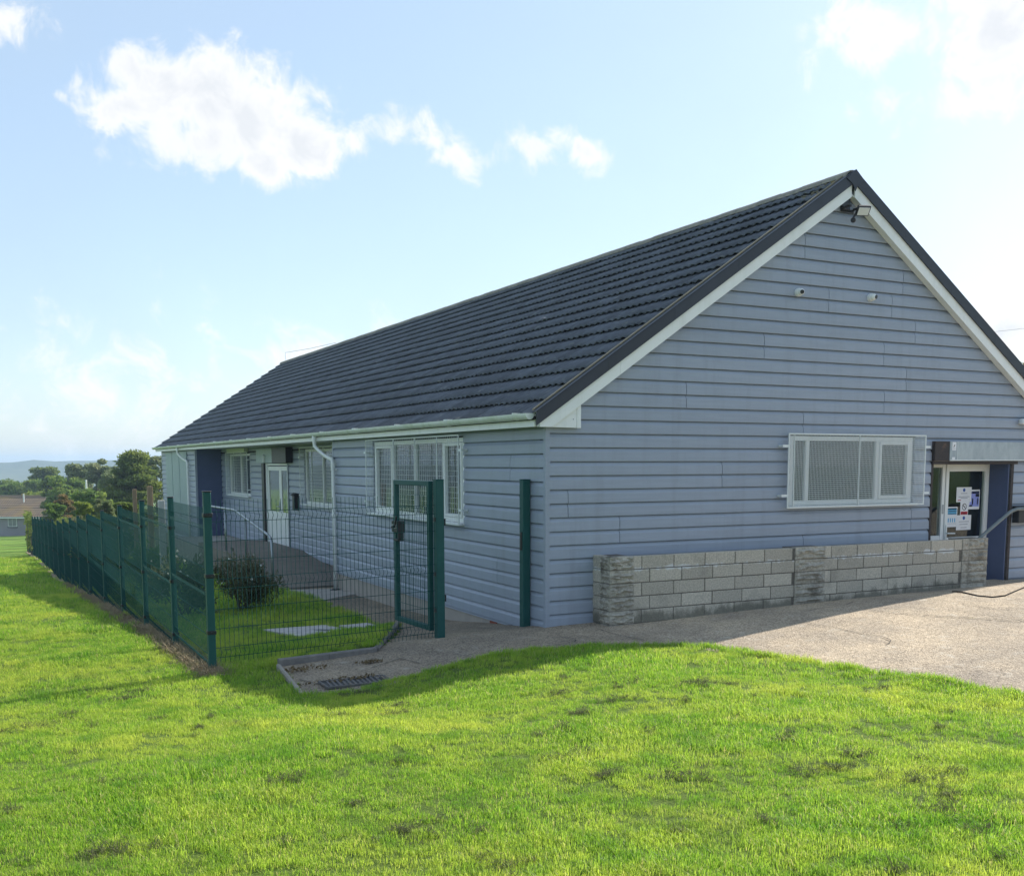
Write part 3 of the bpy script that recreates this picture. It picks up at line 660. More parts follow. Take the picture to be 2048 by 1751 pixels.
# windows -----------------------------------------------------------
def wbox(axis, plane, s0, s1, n0, n1, z0, z1, b=.0):
    if axis == 'x': return (s0, s1, plane-n0, plane-n1, z0, z1)
    return (plane-n0, plane-n1, s0, s1, z0, z1)
def window(axis, plane, s0, s1, z0, z1, lights, blinds=True, guard=None, vents=(), label=None, back=None):
    W = part('window', MB().box(*wbox(axis, plane, s0-.03, s1+.03, -.14, -.13, z0-.03, z1+.03)), back or INTERIOR, label=label)
    fr = MB(); t = .062; e = [s0]+[s0+(s1-s0)*f for f in lights]+[s1]
    fr.bbox(*wbox(axis, plane, s0, s1, -.075, -.004, z0, z0+t)).bbox(*wbox(axis, plane, s0, s1, -.075, -.004, z1-t, z1))
    for i, x in enumerate(e):
        a = x if i == 0 else (x-t if i == len(e)-1 else x-t/2)
        fr.bbox(*wbox(axis, plane, a, a+t, -.073, -.006, z0+t, z1-t))
    part('window_frame', fr, WHITE, W)
    for i, (a, b) in enumerate(zip(e, e[1:])):
        p0 = a+(t if i == 0 else t/2); p1 = b-(t if i == len(e)-2 else t/2)
        if i in vents:
            sh = MB(); q = .05
            for bx in ((p0+.004, p1-.004, z0+t+.004, z0+t+q), (p0+.004, p1-.004, z1-t-q, z1-t-.004), (p0+.004, p0+q, z0+t+q+.0005, z1-t-q-.0005), (p1-q, p1-.004, z0+t+q+.0005, z1-t-q-.0005)):
                sh.bbox(*wbox(axis, plane, bx[0], bx[1], -.06, .006, bx[2], bx[3]))
            part('sash', sh, WHITE, W)
        part('pane', MB().box(*wbox(axis, plane, p0, p1, -.045, -.039, z0+t, z1-t)), GLASS, W)
        if blinds:
            bl = MB(); z = z0+t+.02
            while z < z1-t-.01:
                c = wbox(axis, plane, p0+.006, p1-.006, -.112, -.092, z, z+.002)
                if axis == 'x': bl.add([(c[0], plane+.112, z+.004), (c[1], plane+.112, z+.004), (c[1], plane+.094, z+.021), (c[0], plane+.094, z+.021)], [(0, 1, 2, 3)])
                else: bl.add([(plane+.112, c[2], z+.004), (plane+.112, c[3], z+.004), (plane+.094, c[3], z+.021), (plane+.094, c[2], z+.021)], [(0, 1, 2, 3)])
                z += .0255
            o = part('blind', bl, BLIND, W); o['kind'] = 'stuff'
            part('headrail', MB().box(*wbox(axis, plane, p0+.004, p1-.004, -.118, -.085, z1-t-.03, z1-t-.002)), BLIND, W)
    part('sill', MB().bbox(*wbox(axis, plane, s0-.05, s1+.05, -.06, .085, z0-.035, z0-.003), .006), WHITE, W)
    if guard:
        g0, g1, h0, h1, off, pitch, ribs = guard; G = MB(); n0 = off; gr = .0027 if axis == 'x' else .0022
        def bar(a, b, c, d, r):
            pa = (a, plane-n0, b) if axis == 'x' else (plane-n0, a, b); pb = (c, plane-n0, d) if axis == 'x' else (plane-n0, c, d); return [pa, pb]
        fr = MB(); q = .016
        for bx in ((g0, g1, h0, h0+q), (g0, g1, h1-q, h1), (g0, g0+q, h0+q, h1-q), (g1-q, g1, h0+q, h1-q)):
            fr.box(*wbox(axis, plane, bx[0], bx[1], n0-.008, n0+.008, bx[2], bx[3]))
        for rb in ribs: fr.box(*wbox(axis, plane, rb-.009, rb+.009, n0-.014, n0-.002, h0+q, h1-q))
        part('guard_frame', fr, GALV_L, W)
        s = g0+pitch
        while s < g1: G.tube(bar(s, h0, s, h1, 0), gr, 4, False); s += pitch
        z = h0+pitch
        while z < h1: G.tube(bar(g0, z, g1, z, 0), gr, 4, False); z += pitch
        o = part('guard_mesh', G, GALV_L, W); o['kind'] = 'stuff'
        for z in (h0+.17*(h1-h0), h1-.17*(h1-h0)):
            for sgn, ed in ((-1, g0), (1, g1)):
                a, b = sorted((ed, ed+sgn*.10))
                bk = MB().box(*wbox(axis, plane, a, b, n0-.004, n0+.004, z-.016, z+.016))
                a2, b2 = sorted((ed+sgn*.06, ed+sgn*.10)); bk.box(*wbox(axis, plane, a2, b2, .021, n0-.0045, z-.014, z+.014))
                B_ = part('guard_bracket', bk, GALV_L, W)
                c = ed+sgn*.08; pa = (c, plane-n0-.004, z) if axis == 'x' else (plane-n0-.004, c, z); pb = (c, plane-n0-.012, z) if axis == 'x' else (plane-n0-.012, c, z)
    return W
window('x', 0, 3.76, 6.08, 1.375, 2.315, (.135, .70,), True, (3.63, 6.22, 1.345, 2.345, .105, .0265, (3.74, 4.93)), (2,), label='gable window behind a steel mesh guard', back=mat('blind_tape', (.30, .33, .33), (.26, .29, .29), rough=.8))
window('y', 0, 2.34, 5.98, 1.13, 2.31, (.20, .50, .76), True, (2.27, 6.1, 1.10, 2.345, .11, .075, (3.05, 3.9, 4.8)), (0, 3), back=mat('blind_tape', (.3, .33, .33)), label='wide window behind a guard nearest the corner')
window('y', .8, 9.4, 12.95, 1.02, 2.28, (.3, .62), False, (9.35, 13.06, .99, 2.32, .11, .075, (10.2, 11.2, 12.1)), (), label='window beside the side door')
window('y', .8, 18.48, 21.12, 1.04, 2.23, (.45,), False, (18.4, 21.2, 1.0, 2.27, .11, .075, (19.2, 20.1)), (), label='window at the far end of the recess')

# gable entrance: recess with glazed door, roller shutter box and steel jambs
ENT = part('entrance', MB().box(8.158, 8.178, -.012, .50, -.1, 2.24), BLUE_REVEAL, label='blue reveal of the entrance recess')
part('entrance_ceiling', MB().box(6.46, 8.157, .01, .50, 2.06, 2.1), CORE, ENT)
part('entrance_back', MB().box(6.3, 8.4, .505, .52, -.1, 2.3), INTERIOR, ENT)
part('steel_jamb', MB().bbox(6.452, 6.50, -.022, .06, -.02, 1.975), STEEL_BROWN, ENT); part('steel_jamb', MB().bbox(8.2, 8.262, -.03, .02, .02, 1.975), STEEL_BROWN, ENT)
part('steel_jamb', MB().bbox(8.18, 8.199, -.02, .05, .02, 1.975), BLACKP, ENT)
part('lintel', MB().bbox(6.452, 8.32, -.05, .03, 1.925, 1.973), STEEL_BROWN, ENT)
SB = part('shutter_box', MB().bbox(6.757, 8.9, -.085, .02, 1.976, 2.262, .006), GALV, label='galvanised roller shutter box over the entrance')
part('box_bracket', MB().bbox(6.452, 6.753, -.075, .02, 1.976, 2.262, .004), STEEL_BROWN, SB)
part('box_seam', MB().box(6.905, 6.913, -.089, -.0855, 1.98, 2.258), GALV_L, SB); part('box_lip', MB().box(6.757, 8.9, -.092, -.0855, 1.978, 1.992), GALV_L, SB)
def label_plate(x0, x1, z0, z1):
    p = part('warning_label', MB().box(x0, x1, -.0885, -.0856, z0, z1), PAPER, SB)
    xm, zm = (x0+x1)/2, (z0+z1)/2
    part('print', MB().add([(xm-.012, -.0887, zm+.0), (xm+.018, -.0887, zm+.035), (xm+.012, -.0887, zm+.005), (xm-.016, -.0887, zm-.022)], [(0, 1, 2, 3)]), INK_K, p)
    part('print', MB().box(x0+.014, x1-.014, -.0888, -.0886, z0+.022, z0+.03), INK_G, p)
label_plate(6.795, 6.875, 2.13, 2.25); label_plate(8.43, 8.51, 2.135, 2.255)
part('rating_plate', MB().box(6.80, 6.86, -.0885, -.0856, 1.995, 2.03), PAPER, SB)
YD = .35
DR = part('entrance_door', MB().bbox(7.10, 7.165, YD-.03, YD+.05, .0, 1.93).bbox(8.12, 8.156, YD-.03, YD+.05, .0, 1.93).bbox(6.50, 8.156, YD-.03, YD+.05, 1.931, 1.99).bbox(6.50, 7.0995, YD-.025, YD+.045, 1.875, 1.93)
          .bbox(6.50, 6.56, YD-.03, YD+.05, 0, 1.874), WHITE, label='white framed glass entrance door with notices')
part('door_leaf', MB().bbox(7.17, 7.235, YD-.045, YD+.02, .03, 1.925).bbox(8.05, 8.115, YD-.045, YD+.02, .03, 1.925).bbox(7.2355, 8.0495, YD-.045, YD+.02, 1.815, 1.925).bbox(7.2355, 8.0495, YD-.045, YD+.02, .03, .80), WHITE, DR)
part('pane', MB().box(7.236, 8.049, YD-.015, YD-.009, .80, 1.815), GLASS, DR); part('pane', MB().box(6.56, 7.10, YD+.0, YD+.006, .84, 1.874), GLASS, DR)
part('sidelight_panel', MB().bbox(6.56, 7.099, YD-.025, YD+.04, .0, .835), WHITE, DR)
h = part('door_handle', MB().bbox(7.185, 7.215, YD-.056, YD-.0455, .75, 1.0).tube([(7.20, YD-.056, .87), (7.20, YD-.085, .87), (7.36, YD-.085, .865)], .011, 8), GALV_L, DR)
part('lock_plate', MB().bbox(7.115, 7.15, YD-.036, YD-.0305, 1.17, 1.31), STEEL, DR)
# notices on the door glass: flat print on paper
NY = YD-.0165
def px_rect(u0, v0, u1, v1, y):
    a = on_y(u0, v0, y); b = on_y(u1, v1, y); return a[0], b[0], b[2], a[2]
def notice(u0, v0, u1, v1, label, prints, lift=0.0):
    y = NY-lift; x0, x1, z0, z1 = px_rect(u0, v0, u1, v1, y)
    t = obj('notice', MB().box(x0, x1, y-.0012, y, z0, z1).mesh('notice', PAPER), None, None, label, 'notice', 'notices taped to the entrance door')
    for (a, b, c, d, mt) in prints:
        MB().box(x0+(x1-x0)*a, x0+(x1-x0)*b, y-.0016, y-.0013, z1-(z1-z0)*c, z1-(z1-z0)*d).build('print', mt, t)
    return t, x0, x1, z0, z1, y
lines = lambda *rows: [(a, b, c, c+.045, INK_G) for a, b, c in rows]
def disc(t, x, z, r, y, mt, ring=None):
    n = 20; pts = [(x+r*math.cos(2*math.pi*i/n), y, z+r*math.sin(2*math.pi*i/n)) for i in range(n)]
    if ring:
        q = [(x+ring*math.cos(2*math.pi*i/n), y, z+ring*math.sin(2*math.pi*i/n)) for i in range(n)]
        MB().add(pts+q, [(i, (i+1) % n, n+(i+1) % n, n+i) for i in range(n)]).build('print', mt, t)
    else: MB().add(pts, [tuple(range(n))]).build('print', mt, t)
t, x0, x1, z0, z1, y = notice(1913.5, 974, 1942, 1003, 'white square notice with a blue disc, highest on the door', lines((.3, .72, .40), (.15, .88, .62), (.28, .75, .72))+[(.1, .32, .85, .90, INK_R)])
disc(t, (x0+x1)/2, z1-(z1-z0)*.2, .028, y-.0018, INK_B)
t, x0, x1, z0, z1, y = notice(1913, 1030, 1941, 1058.5, 'white square notice with a blue disc, lowest on the door', lines((.18, .85, .42), (.22, .78, .6), (.3, .72, .82)), .002)
disc(t, (x0+x1)/2, z1-(z1-z0)*.2, .028, y-.0018, INK_B)
notice(1893.5, 1013.5, 1913, 1053, 'tall light blue and white poster on the left of the door glass', [(.06, .94, .06, .38, INK_LB), (.06, .94, .07, .12, INK_B), (.12, .88, .2, .235, PAPER), (.06, .94, .335, .36, INK_B)]+[(.14+.2*i, .24+.2*i, .56, .76, INK_LB) for i in range(4)]+[(.12, .9, .82, .835, INK_G)])
notice(1938, 979, 1958, 1017.5, 'tall blue and purple poster on the right of the door glass', [(.1, .95, .08, .86, INK_P), (.1, .95, .08, .13, INK_B), (.1, .95, .14, .2, INK_LB), (.62, .95, .22, .36, INK_Y), (.3, .42, .45, .75, PAPER), (.78, .88, .45, .75, PAPER), (.05, .35, .78, .86, INK_B)], -.0012)
t, x0, x1, z0, z1, y = notice(1921, 1003.5, 1935.5, 1029.5, 'no smoking sign with black circle and red band', [(.06, .94, .72, .95, INK_R), (.2, .8, .79, .825, PAPER), (.25, .75, .87, .90, PAPER), (.3, .66, .33, .36, INK_K)], .001)
disc(t, (x0+x1)/2, z1-(z1-z0)*.37, .052, y-.0018, INK_K, .042)
MB().add([((x0+x1)/2-.040, y-.0019, z1-(z1-z0)*.37+.032), ((x0+x1)/2-.032, y-.0019, z1-(z1-z0)*.37+.040), ((x0+x1)/2+.040, y-.0019, z1-(z1-z0)*.37-.032), ((x0+x1)/2+.032, y-.0019, z1-(z1-z0)*.37-.040)], [(0, 1, 2, 3)]).build('print', INK_K, t)

# side door, its frame, shutter housing, lamp
SD = part('side_door', MB().bbox(.79, .86, 16.55, 16.72, -.14, 1.90).bbox(.79, .86, 14.42, 14.52, -.14, 1.90).bbox(.79, .86, 14.42, 16.72, 1.901, 1.95), WHITE, label='white side door with long glass panels')
part('door_return', MB().box(.74, .86, 16.721, 16.97, -.16, 1.955), BLACKP, SD); part('door_guide', MB().box(.755, .79, 14.38, 14.43, -.14, 1.95), STEEL, SD)
def leaf(y0, y1):
    d = MB(); d.bbox(.805, .84, y0, y0+.11, -.11, 1.88).bbox(.805, .84, y1-.11, y1, -.11, 1.88).bbox(.805, .84, y0+.1105, y1-.1105, 1.77, 1.88).bbox(.805, .84, y0+.1105, y1-.1105, -.11, .72).bbox(.797, .8045, y0+.13, y1-.13, .0, .62)
    l = part('door_leaf', d, WHITE, SD)
    part('pane', MB().box(.82, .826, y0+.11, y1-.11, .72, 1.77), GLASS, SD); part('pane_back', MB().box(.86, .865, y0, y1, .7, 1.8), INTERIOR, SD); return l
leaf(15.28, 16.54); leaf(14.525, 15.275)
part('door_handle', MB().bbox(.785, .804, 15.34, 15.38, .72, .98).tube([(.785, 15.36, .86), (.76, 15.36, .86), (.76, 15.52, .86)], .012, 8), STEEL, SD)
part('shutter_housing', MB().bbox(.70, .775, 15.3, 17.35, 1.965, 2.33), mat('pale_metal', (.42, .50, .55), (.38, .45, .5), rough=.5), SD)
part('shutter_motor', MB().bbox(.60, .775, 13.95, 15.29, 1.965, 2.34), BLACKP, SD)
L1 = thing('tube_lamp', (.72, 16.4, 2.1), 'small upright white tube lamp over the side door', 'lamp'); MB().tube([(.66, 16.4, 1.98), (.66, 16.4, 2.18)], .03, 10).build('tube', LAMPW, L1); MB().bbox(.663, .699, 16.36, 16.44, 2.0, 2.16).build('backplate', WHITE, L1)
TR = thing('vent_hood', (.74, 19.4, 2.3), 'pale green-white box over the far window', 'box'); MB().bbox(.66, .78, 18.6, 20.9, 2.27, 2.385).build('hood', mat('cream_plastic', (.55, .58, .45), (.5, .53, .4), rough=.5), TR)
AT = thing('wall_ashtray', (.74, 13.6, .95), 'small black wall bin beside the side door', 'bin'); MB().bbox(.66, .779, 13.5, 13.68, .84, 1.19, .008).build('bin_body', BLACKP, AT); MB().prism([(.62, 1.19), (.779, 1.19), (.779, 1.235), (.70, 1.255)], 'y', 13.47, 13.71).build('bin_hood', BLACKP, AT)

# floodlight, cameras, bulkhead lamp, letter box
FL = thing('floodlight', (4.6, -.03, 5.36), 'black floodlight with sensor under the gable apex', 'floodlight')
MB().bbox(4.49, 4.63, -.075, -.021, 5.32, 5.47, .006).build('junction_box', BLACKP, FL); MB().bbox(4.50, 4.53, -.20, -.0755, 5.33, 5.36).bbox(4.71, 4.74, -.20, -.03, 5.33, 5.36).bbox(4.50, 4.74, -.03, -.021, 5.30, 5.34).build('bracket', BLACKP, FL)
def tilt(mb, c, a, rz=0):
    M_ = Matrix.Translation(c) @ Matrix.Rotation(rz, 4, 'Z') @ Matrix.Rotation(a, 4, 'X'); mb.v = [tuple(M_ @ Vector(p)) for p in mb.v]; return mb
c = Vector((4.68, -.25, 5.285)); tilt(MB().bbox(-.092, .092, -.02, .022, -.07, .07, .008), c, R(40), R(-20)).build('lamp_housing', BLACKP, FL); tilt(MB().box(-.075, .075, -.026, -.0205, -.053, .053), c, R(40), R(-20)).build('lens', LAMPW, FL)
MB().sphere((4.56, -.2, 5.16), .035, 10, 7).tube([(4.56, -.2, 5.19), (4.60, -.2, 5.24)], .014, 6).build('sensor', BLACKP, FL)
def cctv(p, d, label):
    T = thing('security_camera', p, label, 'camera', 'dome cameras on the gable'); x, _, z = p; d = Vector(d).normalized()
    MB().tube([(x, -.021, z), (x, -.06, z), (x, -.068, z)], [.054, .052, .046], 20).build('base', WHITE, T, smooth=False)
    MB().sphere((x, -.085, z), .045, 18, 12).build('ball', WHITE, T, smooth=True)
    b = Vector((x, -.085, z)); MB().tube([b+d*.026, b+d*.0465], .027, 18).build('lens_ring', BLACKP, T); MB().sphere(b+d*.044, .012, 10, 8).build('lens', GLASS, T, smooth=True)
cctv((3.791, -.02, 4.19), (-.36, -.9, -.12), 'white dome camera on the gable with its lens facing the lawn'); cctv((5.10, -.02, 4.215), (.30, -.94, -.08), 'white dome camera on the gable turned away to the right')
BL = thing('bulkhead_lamp', (8.7, -.03, 2.58), 'long white lamp on the gable above the shutter box', 'lamp'); MB().bbox(8.29, 9.1, -.13, -.045, 2.53, 2.62, .02).build('diffuser', LAMPW, BL); MB().bbox(8.32, 9.07, -.044, -.021, 2.54, 2.61).build('backplate', WHITE, BL)
LB = thing('letter_box', (8.5, -.05, 1.15), 'black letter box on the wall right of the entrance', 'letter box'); MB().bbox(8.285, 8.66, -.14, -.022, 1.02, 1.235, .006).build('box_body', BLACKP, LB); MB().prism([(-.165, 1.236), (-.022, 1.236), (-.022, 1.28), (-.15, 1.25)], 'x', 8.275, 8.67).build('lid', BLACKP, LB)

# ------------------------------------------------------------------ low block wall
WALL = thing('block_wall', (3.8, -.3, 0), 'low weathered concrete block wall with split-face piers before the gable', 'wall')
WT = .838; CH = .1645; WY0, WY1 = -.38, -.28
MB().box(.98, 7.2, WY0+.007, WY1-.004, -.25, WT-.006).build('mortar_bed', MORTAR, WALL)
bme = MB().bbox(0, .465, 0, .10, 0, CH-.011, .004).mesh('block', BLOCK); 
_bc = {}
def block(x0, x1, z0, z1):
    key = (round(x1-x0, 3), round(z1-z0, 3))
    if key not in _bc: _bc[key] = MB().bbox(0, key[0], 0, WY1-WY0, 0, key[1], .0045).mesh('block', BLOCK)
    o = obj('block', _bc[key], WALL, (x0, WY0+random.uniform(-.003, .003), z0)); return o
piers = [(.652, 1.0), (3.545, 4.07), (6.745, 7.28)]
for (a, b) in ((1.0, 3.545), (4.07, 6.745)):
    for r in range(6):
        z1 = WT-r*CH; z0 = max(z1-CH+.011, -.2)
        x = a-(.236 if r % 2 else .355); pitch = .4775
        while x < b:
            p, q = max(x, a+.004), min(x+pitch-.011, b-.004)
            if q-p > .05: block(p, q, z0, z1)
            x += pitch
def rock_face(w, h, seed, nx=16, nz=12, amp=.028):
    V = []; Fs = []
    for j in range(nz+1):
        for i in range(nx+1):
            u, v = i/nx, j/nz; e = min(1, min(u, 1-u)*9, min(v, 1-v)*5)
            d = amp*e*(.42+1.0*math.sin(v*3.6*math.pi+2.6*mnoise.noise(Vector((u*2.6*w/.5, seed*3.1, 0)))+seed)*.5+1.3*mnoise.noise(Vector((u*3.6, v*6, seed*1.7)))+.6*mnoise.noise(Vector((u*9, v*13, seed*2.9))))
            V.append((u*w, -max(d, -.004), v*h))
    for j in range(nz):
        for i in range(nx): k = j*(nx+1)+i; Fs.append((k, k+1, k+nx+2, k+nx+1))
    return V, Fs
for pi, (a, b) in enumerate(piers):
    PR = MB().box(a+.012, b-.012, -.385, -.02 if pi == 0 else -.12, -.25, WT+.0).build('pier', MORTAR, WALL)
    for r in range(6):
        z1 = WT+.004-r*CH; z0 = max(z1-CH+.008, -.22); rng = random.Random(pi*10+r)
        segs = [(a, b)]
        if pi == 2: segs = [(a, a+.13), (a+.136, b-.075), (b-.069, b)] if r % 2 == 0 else [(a, a+.13), (a+.136, b)]
        for si, (p, q) in enumerate(segs):
            w = q-p; h = z1-z0; V, Fs = rock_face(w, h, pi*7+r*1.3+si, 16, 12, .036 if w > .2 else .008)
            mb = MB().add([(p+x, -.392+y, z0+z) for x, y, z in V], Fs); mb.box(p, q, -.3915, -.31, z0, z1)
            mb.build('split_block', ROCKF, PR, smooth=False)
        # left return face of the first pier
        if pi == 0:
            V, Fs = rock_face(.20, z1-z0, 40+r, 10, 9, .03)
            mb = MB().add([(a-.002+y, -.385+x, z0+z) for x, y, z in V], Fs); mb.box(a-.0015, a+.06, -.385, -.185, z0, z1); mb.build('split_block', ROCKF, PR); MB().bbox(a-.004, a+.1, -.178, .0 if r % 2 else -.012, z0, z1).build('split_block', BLOCK, PR)
# handrail at the entrance
HR = thing('entrance_handrail', (7.3, -.33, .84), 'grey pipe handrail rising from the block wall to the entrance', 'handrail')
MB().tube([(7.10, -.33, .80), (7.2, -.33, .855), (7.75, -.33, 1.17), (7.85, -.33, 1.222), (7.97, -.33, 1.25), (8.4, -.33, 1.255), (9.6, -.33, 1.26)], .026, 12).build('rail', PIPE_D, HR, smooth=True)
MB().tube([(9.58, -.33, 1.26), (9.58, -.33, .2)], .024, 10).build('rail_post', PIPE_D, HR); MB().bbox(7.04, 7.16, -.37, -.29, .784, .812).build('rail_foot', PIPE_D, HR)

# ------------------------------------------------------------------ ramp, pads, kerbs, drain
RAMP_C = mat('ramp_concrete', (.24, .205, .175), (.165, .145, .13), scale=4, detail=9, rough=.9, bump=.35, bscale=120, c3=(.22, .19, .15), s3=1.6, t3=(.5, .75))
PAD_C = mat('pale_concrete', (.40, .365, .33), (.30, .28, .26), scale=6, detail=9, rough=.9, bump=.3, bscale=120, c3=(.22, .2, .18), s3=3, t3=(.55, .75))
o = MB().prism([(8.95, -1.0), (8.95, -.445), (9.6, -.42), (13.3, -.115), (17.3, -.118), (17.302, -1.3)], 'x', -.9, .829).build('ramp', RAMP_C); o['kind'] = 'structure'; o['label'] = 'concrete ramp up to the side door'
o = MB().prism([(17.304, -1.3), (17.304, -.20), (22.26, -.30), (22.26, -1.8)], 'x', -.9, .829).build('landing', PAD_C); o['kind'] = 'structure'; o['label'] = 'pale concrete landing at the far end of the recess'
for px in ((465, 1098), (500, 1117)):
    p = on_x(*px, -.9); MB().box(-.906, -.9005, p[1]-.16, p[1]+.16, p[2]-.04, p[2]+.04).build('ramp_vent', BLACKP, bpy.data.objects['ramp'])
p = on_x(515, 1142, -.9); MB().bbox(-.98, -.902, p[1]-.1, p[1]+.22, -.75, -.32).build('ramp_pier', RAMP_C, bpy.data.objects['ramp'])
def sheet(name, pts, z0, z1, mt, label, kind='structure', category=None):
    n = len(pts); mb = MB(); v = [(x, y, z1(x, y)) for x, y in pts]+[(x, y, z0(x, y)) for x, y in pts]
    mb.add(v, [tuple(range(n))]+[(i, (i+1) % n, n+(i+1) % n, n+i) for i in range(n)])
    o = mb.build(name, mt); o['kind'] = kind; o['label'] = label
    if category: o['category'] = category
    return o
P = [on_z(u, v, -.44)[:2] for u, v in ((535, 1173), (590, 1174.5), (672, 1178), (712.5, 1190.5), (672, 1196), (632, 1203))]
sheet('concrete_pad', P, lambda x, y: -.6, lambda x, y: h_pave(x, y)+.018, PAD_C, 'pale concrete pad under the downpipe')
for pts, lb in ((((526, 1258), (651, 1248.5), (690, 1263), (700, 1271), (598, 1283)), 'large pale manhole slab with dark stains in the grass'), (((678, 1256.5), (734, 1250.5), (760, 1261), (702, 1270.5), (692, 1262.5)), 'small pale slab beside the path, behind the fence')):
    P = [on_z(u, v, -.29)[:2] for u, v in pts]; cx = np.mean(P, axis=0)
    sheet('stone_slab', P, lambda x, y: -.55, lambda x, y: h_lawn(cx[0], cx[1])+.035+.06*(cx[1]-y), mat('slab_stone', (.50, .47, .44), (.36, .34, .33), scale=7, rough=.9, bump=.3, c3=(.10, .10, .10), s3=3.2, t3=(.58, .68)), lb, 'thing', 'slab')
KERB = mat('kerb_stone', (.20, .185, .17), (.13, .12, .115), scale=14, rough=.9, bump=.4, bscale=120, rv=.1)
KERB_L = mat('kerb_pale', (.36, .32, .27), (.27, .24, .2), scale=14, rough=.9, bump=.4, bscale=120, rv=.1)
def kerb_run(a, b, za, zb, w, hgt, n, mt, label):
    a = np.array(a); b = np.array(b); T = thing('kerb', (a[0], a[1], za), label, 'kerb'); d = (b-a)/np.linalg.norm(b-a); nr = np.array([-d[1], d[0]])
    for i in range(n):
        s, e = i/n, (i+1)/n-.004; p, q = a+(b-a)*s, a+(b-a)*e; z0, z1 = za+(zb-za)*s, za+(zb-za)*e; c = .012
        V = []
        for (pt, z) in ((p, z0), (q, z1)):
            for t, hh in ((-w/2, -.2), (-w/2, hgt-c), (-w/2+c, hgt), (w/2-c, hgt), (w/2, hgt-c), (w/2, -.2)): V.append((pt[0]+nr[0]*t, pt[1]+nr[1]*t, z+hh))
        MB().add(V, [(0, 1, 2, 3, 4, 5), (11, 10, 9, 8, 7, 6)]+[(k, (k+1) % 6, 6+(k+1) % 6, 6+k) for k in range(6)]).build('kerb_stone', mt, T)
    return T
KA = on_z(557, 1331, -.14)[:2]; KB = on_z(752, 1314, -.16)[:2]; KC = on_z(797, 1257, -.33)[:2]; KD = on_z(605, 1392, -.13)[:2]
kerb_run(KA, KB, -.15, -.13, .07, .085, 2, KERB, 'dark kerb edging between fenced grass and path, along the front')
kerb_run(KB, KC, -.13, -.30, .07, .085, 3, KERB, 'dark kerb edging running back towards the open gate')
kerb_run(KA, KD, -.145, -.125, .045, .03, 2, KERB_L, 'pale narrow edging at the left end of the path')
# drain grate
dc = (on_z(655, 1371, -.125)+on_z(770, 1357, -.125))/2
DG = thing('drain_grate', (dc[0], dc[1], -.125), 'long slotted drain grate in the end of the path', 'drain')
gz = h_pave(dc[0], dc[1])+.012
MB().box(dc[0]-.33, dc[0]+.31, dc[1]-.15, dc[1]+.13, gz-.03, gz-.006).build('drain_pit', INTERIOR, DG)
fr = MB().bbox(dc[0]-.34, dc[0]+.32, dc[1]-.165, dc[1]-.145, gz-.02, gz+.006).bbox(dc[0]-.34, dc[0]+.32, dc[1]+.125, dc[1]+.145, gz-.02, gz+.006).bbox(dc[0]-.34, dc[0]-.32, dc[1]-.1445, dc[1]+.1245, gz-.02, gz+.006).bbox(dc[0]+.30, dc[0]+.32, dc[1]-.1445, dc[1]+.1245, gz-.02, gz+.006)
IRON = mat('cast_iron', (.13, .12, .115), (.08, .075, .07), scale=20, rough=.8, c3=(.2, .14, .09), s3=9, t3=(.55, .7))
fr.build('grate_frame', IRON, DG)
for k in range(13):
    x = dc[0]-.30+k*.048; MB().add([(x, dc[1]-.144, gz+.002), (x+.022, dc[1]-.144, gz+.002), (x+.052, dc[1]+.124, gz+.002), (x+.03, dc[1]+.124, gz+.002), (x, dc[1]-.144, gz-.02), (x+.022, dc[1]-.144, gz-.02), (x+.052, dc[1]+.124, gz-.02), (x+.03, dc[1]+.124, gz-.02)],
        [(0, 1, 2, 3), (4, 7, 6, 5), (0, 4, 5, 1), (1, 5, 6, 2), (2, 6, 7, 3), (3, 7, 4, 0)]).build('grate_bar', IRON, DG)
# thin black tube standing in for a curved cast shadow; joints on the drive
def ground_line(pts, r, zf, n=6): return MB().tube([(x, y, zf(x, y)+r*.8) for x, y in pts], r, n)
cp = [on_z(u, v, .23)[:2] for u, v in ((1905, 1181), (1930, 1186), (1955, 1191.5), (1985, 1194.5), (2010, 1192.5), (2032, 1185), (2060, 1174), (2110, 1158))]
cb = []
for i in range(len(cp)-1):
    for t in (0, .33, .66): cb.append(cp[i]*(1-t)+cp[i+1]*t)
o = ground_line(cb, .009, h_pave, 8).build('shadow_curve', mat('shadow_black', (.012, .012, .013), rough=.95, spec=.1), label='curved shadow made as a black tube over the sunlit driveway near the entrance', category='shadow_curve')
jp = [on_z(u, v, .2)[:2] for u, v in ((1740, 1215), (1800, 1221), (1860, 1227), (1920, 1231.5), (1980, 1236), (2060, 1242), (2200, 1252))]
mb = MB()
for (a, b) in zip(jp, jp[1:]):
    for t in range(6):
        p, q = a+(b-a)*t/6, a+(b-a)*(t+1)/6; w = random.uniform(.010, .022)
        mb.add([(p[0]-w*.3, p[1]-w, h_pave(*p)+.012), (q[0]-w*.3, q[1]-w, h_pave(*q)+.012), (q[0], q[1]+w, h_pave(*q)+.012), (p[0], p[1]+w, h_pave(*p)+.012)], [(0, 1, 2, 3)])
o = mb.build('slab_joint', mat('mossy_joint', (.035, .033, .028), (.02, .02, .018), scale=20, rough=1, c3=(.16, .14, .03), s3=3, t3=(.5, .62)), driveway)
